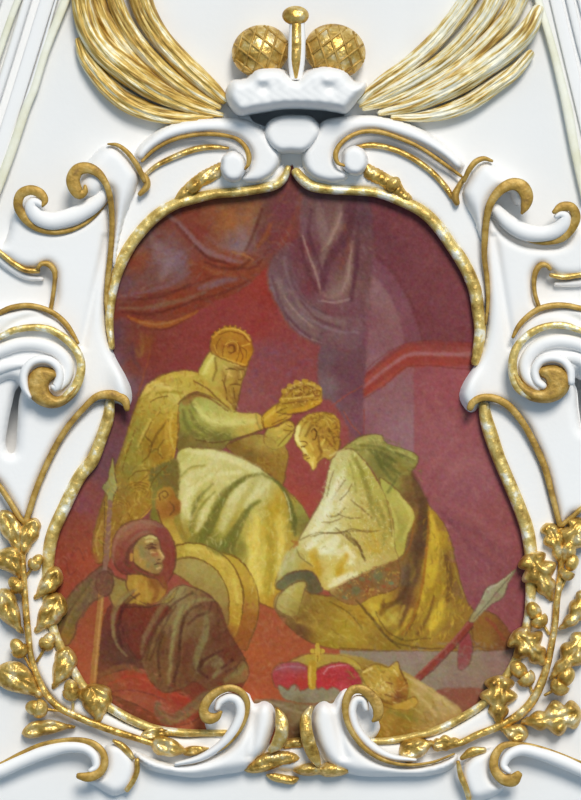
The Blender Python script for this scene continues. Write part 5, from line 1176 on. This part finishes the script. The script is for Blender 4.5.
dabs('142 648 165 600 195 588 216 604 245 662 205 688 160 690', '7e7446 5a3422 74442c 6a3a28 4e281c 7a5a38', 200, 9, 2.2, 1.9, .4, .24, 1.2)
dabs('98 682 140 668 200 705 195 722 160 726 110 704', 'b4443a 8a3428 a4584a c06a58 94402e', 140, 8, 1.8, .4, .4, .36, 1)
dabs('60 640 70 604 100 574 112 585 90 606 72 640', '7e6c3a 5c4a2c 86704a 6a3c34', 80, 6, 1.8, 2.1, .4, .35, 1)
sts('584028', '92 580 2, 80 596 2.6, 68 614 2.6, 60 632 2/104 596 2, 92 602 2.4, 82 616 2', soft=1.3, alpha=.55)
# gold cloth and helmet
dabs('350 665 400 675 455 712 410 740 370 742', 'b4a060 7c6428 a08a40 c0ac70 6e6a30', 170, 9, 1.8, .6, .35, .34, 1)
dabs('362 672 396 664 408 690 396 703 372 692', 'c4ac60 7a5020 a88434 d4c488', 60, 4, 1.4, None, .6, .42, .7)
dabs('256 704 300 704 340 698 330 725 300 735 275 715', '94866a 66502f 7e6e4e', 70, 7, 1.8, .3, .5, .35, 1)
dabs('274 668 304 664 307 688 280 686', 'c0505a 942a34 b44048', 30, 5, 1.6, None, .6, .35, .8)
dabs('320 670 350 665 360 682 340 694', 'c0505a 942a34 c45c64', 36, 5, 1.6, None, .6, .35, .8)
dabs('172 552 215 552 240 590 236 630 222 580 190 558', 'c4b05a 947a30 b49a44', 80, 6, 1.5, .9, .5, .35, .8)

# --- the hand's wobble: outlines are nowhere ruler-sharp
wx = blur(rng.standard_normal((PH * SS, PW * SS)), 4) * 4 * 2.0 + blur(rng.standard_normal((PH * SS, PW * SS)), 1.6) * 1.6 * 1.6
wy = blur(rng.standard_normal((PH * SS, PW * SS)), 4) * 4 * 2.0 + blur(rng.standard_normal((PH * SS, PW * SS)), 1.6) * 1.6 * 1.6
jj, ii = np.mgrid[0:PH * SS, 0:PW * SS]
jj = np.clip(np.round(jj + wy * .55), 0, PH * SS - 1).astype(int)
ii = np.clip(np.round(ii + wx * .55), 0, PW * SS - 1).astype(int)
CV = CV[jj, ii]
ID = ID[jj, ii]
# --- brush grain and fine pigment specks all over
red = np.clip((CV[..., 0] - CV[..., 1] - 25) / 60, 0, 1)[..., None]
yel = np.clip((CV[..., 1] - CV[..., 2] - 25) / 30, 0, 1)[..., None] * (1 - red)
CV = CV + red * np.array((-7., 5., -4.)) + yel * ((CV - 115) * .16 + np.array((8., 4., 5.)))
g = sum(blur(rng.standard_normal((PH * SS, PW * SS)), r) * r * k for r, k in ((1.1, 9.0), (2.6, 4.5), (7, 3.4)))
hue = np.stack([blur(rng.standard_normal((PH * SS, PW * SS)), 2.4) * 2.4 for _ in range(3)], -1)
CV = np.clip(CV + g[..., None] * .95 + hue * 6.0, 4, 250)
ID = ID[SS // 2::SS, SS // 2::SS]
CV = CV.reshape(PH, SS, PW, SS, 3).mean((1, 3))
LIN = np.where(CV / 255 <= .04045, CV / 255 / 12.92, ((CV / 255 + .055) / 1.055) ** 2.4)
LIN = LIN * PAINT_GAIN

# --- the panel is cut to the curved opening and each painted motif becomes a mesh of its own
OPEN = catmull(pts('291 164 288 170 284 179 275 186 258 190 238 193 215 195 196 199 176 205 156 217 142 231 130 247 121 264 115 281 111 301 109 322 110 347 114 362 122 378 127 392 126 402 112 404 108 418 100 442 92 461 80 476 64 508 54 530 50 545 48 566 46 590 48 611 52 629 58 645 73 673 85 691 111 710 135 723 155 730 180 734 206 735 226 736 244 738 260 742 285 745 305 745 330 742 350 742 365 742 385 742 409 738 437 731 461 719 485 703 505 679 518 657 528 621 530 598 531 576 531 554 527 529 519 506 509 482 499 458 491 435 486 418 482 408 470 406 464 398 468 380 474 364 478 348 479 330 478 310 475 290 468 272 459 256 453 248 439 228 423 212 399 200 378 193 363 191 333 189 312 186 303 180 296 171'), True, 2)
DP = 3.0
m_paint, nt, bs = mat_new('oil_paint')
at = nt.nodes.new('ShaderNodeVertexColor')
at.layer_name = 'pigment'
nt.links.new(at.outputs['Color'], bs.inputs['Base Color'])
nz = nt.nodes.new('ShaderNodeTexNoise')
nz.inputs['Scale'].default_value = 90
bpn = nt.nodes.new('ShaderNodeBump')
bpn.inputs['Strength'].default_value = .12
bpn.inputs['Distance'].default_value = .003
nt.links.new(nz.outputs['Fac'], bpn.inputs['Height'])
nt.links.new(bpn.outputs[0], bs.inputs['Normal'])
bs.inputs['Roughness'].default_value = .7
bs.inputs['Specular IOR Level'].default_value = .12

painting = thing('painting', 'oval-waisted painting of a crowning scene in reds and golds, framed by the gilt mouldings', 'painting', 295, 460)
pan = MB().relief([tuple(q) for q in OPEN], 2.4, 2.4, 5, smooth=False, grid=14)
pan.build('backing_panel', M_WALL, painting)
ox, oy, oz = root_loc(painting)
cx = X0 + np.arange(PW) + .5
cy = Y0 + np.arange(PH) + .5
GX, GY = np.meshgrid(cx, cy)
op = inside(OPEN, GX, GY)
kk = (D - DP * S) / D
empties = {}
INFO = {
    'background_wall': None, 'archway': None, 'pilaster': None, 'cornice': None, 'red_curtain': None, 'grey_drape': None,
    'seated_person': ('person', 'seated bearded person in gold mantle and tall hat, painted'),
    'kneeling_person': ('person', 'kneeling person with bowed head and yellow cloak, painted'),
    'soldier': ('person', 'person in red headcloth holding an upright lance, painted'),
}


def cells(name, mask, parent):
    j, i = np.nonzero(mask[:-1, :-1])
    if len(j) == 0:
        return None
    w = PW
    q = np.stack([j * w + i, (j + 1) * w + i, (j + 1) * w + i + 1, j * w + i + 1], 1)
    u, inv = np.unique(q.ravel(), return_inverse=True)
    inv = inv.reshape(-1)
    X, Y = GX.ravel()[u], GY.ravel()[u]
    co = np.stack([(X - 290.5) * S * kk - ox, np.full(len(u), -DP * S - oy), (400 - Y) * S * kk - oz], 1)
    me = bpy.data.meshes.new(name)
    me.vertices.add(len(u))
    me.vertices.foreach_set('co', co.astype(np.float32).ravel())
    me.loops.add(len(inv))
    me.loops.foreach_set('vertex_index', inv.astype(np.int32))
    me.polygons.add(len(q))
    me.polygons.foreach_set('loop_start', np.arange(0, len(inv), 4, dtype=np.int32))
    me.update(calc_edges=True)
    ca = me.color_attributes.new('pigment', 'FLOAT_COLOR', 'POINT')
    c4 = np.concatenate([LIN.reshape(-1, 3)[u], np.ones((len(u), 1))], 1)
    ca.data.foreach_set('color', c4.astype(np.float32).ravel())
    me.materials.append(m_paint)
    o = bpy.data.objects.new(name, me)
    C.objects.link(o)
    o.parent = parent
    return o


order = sorted(range(len(PART)), key=lambda k: PART[k].count('/'))
for k in order:
    nm = PART[k]
    if '/' in nm:
        a, b = nm.split('/')
        cells(b, (ID == k) & op, empties[a])
    else:
        inf = INFO.get(nm)
        o = cells(inf[0] if inf else nm, (ID == k) & op, painting)
        empties[nm] = o
        if inf:
            o['label'] = inf[1]
